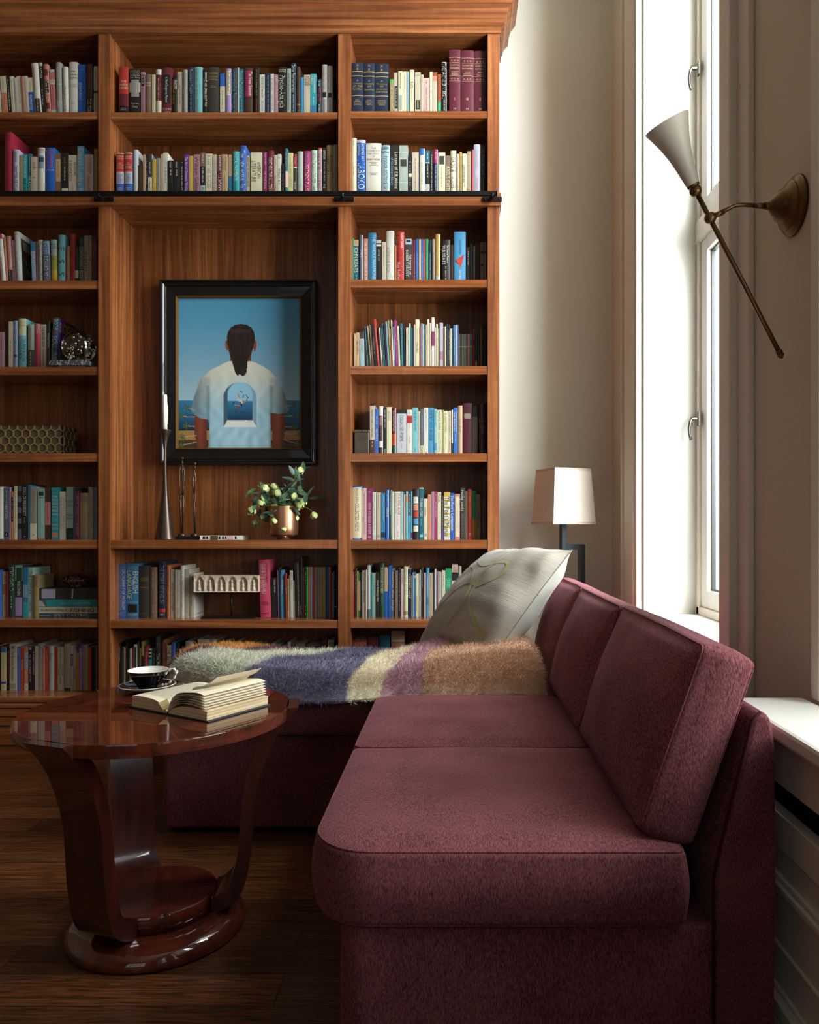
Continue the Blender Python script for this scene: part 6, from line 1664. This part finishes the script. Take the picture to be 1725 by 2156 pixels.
q.box(x0, x0+.003, YR+.001, YR+.013, z0_, z1_, 0, TR); q.box(x1-.003, x1, YR+.001, YR+.013, z0_, z1_, 0, TR); q.box(x0, x1, YR+.001, YR+.013, z1_-.002, z1_, 0, TR); q.box(x0, x1, YR+.001, YR+.013, z0_, z0_+.002, 0, TR)
q.build('carving', STN, rl)
BST = simple('black_stand', '#0e0e10', .4, .3)
q = MB(); q.box(XX(420, YR), XX(536, YR), YR+.01, YR+.055, z0_-.009, z0_-.0005, 0, TR); q.tube([(XX(484, YR), YR+.03, z0_-.005), (XX(484, YR), YR+.03, RZ+.006)], .0035, 8, 0, TR); q.box(XX(423, YR), XX(536, YR), YR-.005, YR+.07, RZ, RZ+.007, 0, TR); q.build('stand', BST, rl)

# ---------------------------------------------------------------- left bay ornaments
ZL4 = SZ[('L', 3)]+.0003; YG = 3.815
c = (XX(155, YG-.045), YG-.047, ZL4)
pw = thing('paperweight', 'clear glass bubble globe on a grey veined marble slab beside the books', 'paperweight', c)
MAR, nt, b = newmat('grey_marble'); L = nt.links.new; tc = nd(nt, 'ShaderNodeTexCoord'); n = nd(nt, 'ShaderNodeTexNoise', Scale=28.0, Detail=4.0, Distortion=2.0); L(tc.outputs['Object'], n.inputs['Vector'])
r = nd(nt, 'ShaderNodeValToRGB'); r.color_ramp.elements[0].position = .47; r.color_ramp.elements[0].color = lin('#3a3d44'); r.color_ramp.elements[1].position = .53; r.color_ramp.elements[1].color = lin('#41444b'); e = r.color_ramp.elements.new(.5); e.color = lin('#b9b6b0'); L(n.outputs[0], r.inputs[0]); L(r.outputs[0], b.inputs['Base Color']); b.inputs['Roughness'].default_value = .2
sl = YG/F
q = MB(); q.box(-.062, .066, -.03, .03, 0, .0055); q.build('plinth', simple('plinth_wood', '#6a553a', .5), pw, .0008)
q = MB(); q.prism([(-.096, .006), (.098, .006), (.101, .024), (.092, .031), (-.086, .031), (-.098, .022)], -.045, .045, 'y'); q.build('marble_slab', MAR, pw, .001)
GLS, nt, b = newmat('clear_glass'); b.inputs['Base Color'].default_value = lin('#f1f1e6'); b.inputs['Transmission Weight'].default_value = 1; b.inputs['Roughness'].default_value = .0; b.inputs['IOR'].default_value = 1.45
tcg = nd(nt, 'ShaderNodeTexCoord'); ng = nd(nt, 'ShaderNodeTexNoise', Scale=30.0); nt.links.new(tcg.outputs['Object'], ng.inputs['Vector']); bg_ = nd(nt, 'ShaderNodeBump', Strength=.02, Distance=.001); nt.links.new(ng.outputs[0], bg_.inputs['Height']); nt.links.new(bg_.outputs[0], b.inputs['Normal'])
AIR, nt, b = newmat('air_bubble'); b.inputs['Base Color'].default_value = lin('#cfc8b4'); b.inputs['Metallic'].default_value = .85; b.inputs['Roughness'].default_value = .12
rg_ = 33*sl; gc = Vector((.028, 0, .031+rg_*.94))
q = MB(); q.sphere(gc, rg_, 0, None, 24); gb = q.build('globe', GLS, pw)
q = MB(); rb_ = random.Random(4)
for k in range(46):
    while True:
        p = Vector((rb_.uniform(-1, 1), rb_.uniform(-1, 1), rb_.uniform(-1, 1)))
        if .3 < p.length < .82: break
    q.sphere(gc+p*rg_, rb_.uniform(.004, .0075), 0, None, 6, (1, 1, 1.15))
o = q.build('bubbles', AIR, gb); o['kind'] = 'stuff'
# honeycomb glass box on the fifth shelf
ZL5 = SZ[('L', 4)]+.0003; YH = 3.80
xr_ = XX(132, YH); xl_ = XX(-60, YH); ht_ = ZZ(896, YH)-ZL5; dpt = .14
hb = thing('glass_box', 'smoky glass box with honeycomb pattern on the fifth shelf, left bay', 'box', ((xl_+xr_)/2, YH, ZL5)); TH_ = Matrix.Translation(-Vector(hb.location))
HG = simple('smoked_glass', '#4a4030', .18, .25, coat=.8, var=.2, vscale=30)
q = MB(); q.box(xl_+.003, xr_-.003, YH+.003, YH+dpt-.003, ZL5, ZL5+ht_*.8, 0, TH_); q.box(xl_+.003, xr_-.003, YH+.003, YH+dpt-.003, ZL5+ht_*.805, ZL5+ht_-.001, 0, TH_); q.build('body', HG, hb)
EG = simple('honeycomb_rib', '#8d7a50', .2, .5, coat=.5)
q = MB(); hr = .0115*17.6/17.6; hr = 17.6/2/.866/1.0*sl*.866*1.15
def hexring(cx_, cz_, f3):
    for k in range(6):
        a0, a1 = math.radians(30+60*k), math.radians(90+60*k)
        for rr0, rr1 in ((hr, hr*.86),):
            P_ = [(cx_+rr0*math.cos(a0), cz_+rr0*math.sin(a0)), (cx_+rr0*math.cos(a1), cz_+rr0*math.sin(a1)), (cx_+rr1*math.cos(a1), cz_+rr1*math.sin(a1)), (cx_+rr1*math.cos(a0), cz_+rr1*math.sin(a0))]
            P_ = [(min(f3[1], max(f3[0], p[0])), min(ZL5+ht_, max(ZL5+.0005, p[1]))) for p in P_]
            if f3[2] == 'f': q.add([(p[0], YH-.001, p[1]) for p in P_]+[(p[0], YH+.0035, p[1]) for p in P_], [(0, 1, 2, 3), (0, 4, 5, 1), (2, 6, 7, 3)], 0, False, TH_)
            else: q.add([(xr_+.001, p[0], p[1]) for p in P_]+[(xr_-.0035, p[0], p[1]) for p in P_], [(3, 2, 1, 0), (0, 1, 5, 4), (2, 3, 7, 6)], 0, False, TH_)
stx = hr*math.sqrt(3); stz = hr*1.5
for r__ in range(-1, 6):
    zz_ = ZL5+ht_-.004-r__*stz
    if zz_ < ZL5-hr: continue
    for k in range(-1, 30):
        xx_ = xl_+k*stx+(stx/2 if r__ % 2 else 0)
        if xx_ < xr_+stx*.4: hexring(xx_, zz_, (xl_, xr_, 'f'))
    for k in range(-1, 10):
        yy_ = YH+k*stx+(stx/2 if r__ % 2 else 0)
        if yy_ < YH+dpt: hexring(yy_, zz_, (YH, YH+dpt, 's'))
q.build('honeycomb_ribs', EG, hb)
# tin box on the right bay fifth shelf
ZR5 = SZ[('R', 4)]+.0003; x0, x1 = XX(746.5, 3.8), XX(777.5, 3.8); h_ = ZZ(905, 3.8)-ZR5
tn = thing('tin_box', 'dark worn metal box at the left end of the fifth right shelf', 'box', ((x0+x1)/2, 3.8, ZR5)); wq = (x1-x0)/2
TIN = simple('worn_tin', '#5a5048', .35, .7, var=.3, vscale=18)
q = MB(); q.box(-wq, wq, 0, .09, 0, h_*.9); q.build('body', TIN, tn, .004)
q = MB(); q.box(-wq-.001, wq+.001, -.001, .091, h_*.9, h_); q.sphere((.006, -.002, h_*.94), .004, 0, None, 6); q.build('lid', TIN, tn, .003)
# stacked books and the marble egg-like stone, seventh shelf of the left bay
ZL7 = SZ[('L', 6)]+.0003; z = ZL7
STK = [(1291, 'nv', [(.04, .22, .3, 'iv', 'GAWESWORTH'), (.28, .85, .72, 'iv', 'SPEY CASTING')], 'flat navy book lettered SPEY CASTING, lowest of the pile', 78.5, 'dt'),
       (1277.5, 'cr', [(.07, .5, .36, 'ch', 'The ENCYCLOPEDIA of'), (.56, .95, .62, 'ch', 'FISHING')], 'flat cream book lettered FISHING, second from the bottom of the pile', 77.5, 'cr'),
       (1261.5, 'tl', [(.38, .9, .3, 'mt', 'ATLANTIC SALMON MAGIC')], 'flat turquoise book on salmon, second from the top of the pile', 79, 'tl'),
       (1238, 'ch', [], 'thick dark flat book topping the pile, under the stone', 84, 'ch')]
for k, (yt, col, txt, lab, pxl, c2) in enumerate(STK):
    x0, x1 = XX(pxl, YS), XX(205.5, YS); h_ = ZZ(yt, YS)-z; d = .16
    t = thing('book', lab, 'book', ((x0+x1)/2, YS, z), 0, 'books lying in a pile'); w2 = (x1-x0)/2
    mats = [bmat(c2, 'j')]; q = MB(); q.box(-w2, w2, -.002, d, 0, .0025); q.box(-w2, w2, -.002, d, h_-.0028, h_-.0003); q.box(-w2, w2, -.003, .0, 0.0005, h_-.0008)
    def mm_(c_):
        m_ = bmat(c_)
        if m_ not in mats: mats.append(m_)
        return mats.index(m_)
    if k == 2: q.add([(-w2, -.0033, .001), (-w2*.68, -.0033, .001), (-w2*.72, -.0033, h_-.001), (-w2, -.0033, h_-.001)], [(0, 1, 2, 3)], mm_('sl')); q.add([(-w2*.97, -.0036, .002), (-w2*.72, -.0036, .002), (-w2*.82, -.0036, h_*.7), (-w2*.97, -.0036, h_-.003)], [(0, 1, 2, 3)], mm_('lg'))
    if k == 3: q.add([(-w2*.93, -.0033, .004), (-w2*.45, -.0033, .004), (-w2*.45, -.0033, h_-.005), (-w2*.93, -.0033, h_-.005)], [(0, 1, 2, 3)], mm_('lv')); q.add([(w2*.1, -.0034, .005), (w2*.16, -.0034, .004), (w2*.18, -.0034, h_-.005), (w2*.13, -.0034, h_-.003)], [(0, 1, 2, 3)], mm_('lb'))
    for a, b2, fr_, tc_, s_ in txt:
        V, Fc, wd = text2d(s_); xa, xb = -w2+2*w2*a, -w2+2*w2*b2; sx = (xb-xa)/wd; sy = h_*fr_/.72
        q.add([(xa+p[0]*sx, -.0036, h_*(1-fr_)/2+p[1]*sy) for p in V], Fc, mm_(tc_))
    q.build('cover', mats, t); q = MB(); q.box(-w2+.003, w2-.003, .0, d-.004, .0026, h_-.003); q.build('pages', PAPER, t)
    z += h_
cst = (XX(155, YS+.03), YS+.06, z)
EGG, nt, b = newmat('veined_stone'); L = nt.links.new; tc = nd(nt, 'ShaderNodeTexCoord'); n = nd(nt, 'ShaderNodeTexNoise', Scale=22.0, Detail=3.0, Distortion=1.5); L(tc.outputs['Object'], n.inputs['Vector'])
r = nd(nt, 'ShaderNodeValToRGB'); r.color_ramp.elements[0].position = .475; r.color_ramp.elements[0].color = lin('#3b1f1c'); r.color_ramp.elements[1].position = .525; r.color_ramp.elements[1].color = lin('#452622'); e = r.color_ramp.elements.new(.5); e.color = lin('#a98d80'); L(n.outputs[0], r.inputs[0]); L(r.outputs[0], b.inputs['Base Color']); b.inputs['Roughness'].default_value = .2; b.inputs['Coat Weight'].default_value = .5
eg = thing('stone_ornament', 'polished maroon veined stone ornament resting on the pile of flat books', 'ornament', cst)
q = MB(); q.lathe([(.030, 0), (.031, .003), (.028, .008), (.03, .011), (.055, .016), (.068, .026), (.073, .034), (.066, .045), (.05, .058), (.03, .067), (.01, .0715), (1e-4, .072)], (0, 0, 0), 48, 0, Matrix.Diagonal((1, .7, 1, 1)))
q.build('stone', EGG, eg)
# red triangle on the spine of the pale blue book is printed with the book itself
for o in list(COL.objects):
    if o.get('category') == 'book' and o.get('group') == 'books on the third shelf of the right bay' and abs(o.location.x-(XX(957, 3.766)+XX(981, 3.766))/2) < .002:
        bm = bmesh.new(); bm.from_mesh(o.data); mi_ = len(o.data.materials); o.data.materials.append(bmat('rd'))
        H = max(v.co.z for v in bm.verts); a = [bm.verts.new((x, -.0048, H*z)) for x, z in ((-.024, .45), (.0, .29), (.022, .56))]
        a = [bm.verts.new((x, -.0048, H*zz)) for x, zz in ((-.022, .46), (.004, .32), (.021, .57))]
        f = bm.faces.new(a); f.material_index = mi_
        for v in [v for v in bm.verts if not v.link_faces]: bm.verts.remove(v)
        bm.to_mesh(o.data); bm.free()
print('script ok', len(bpy.data.objects))
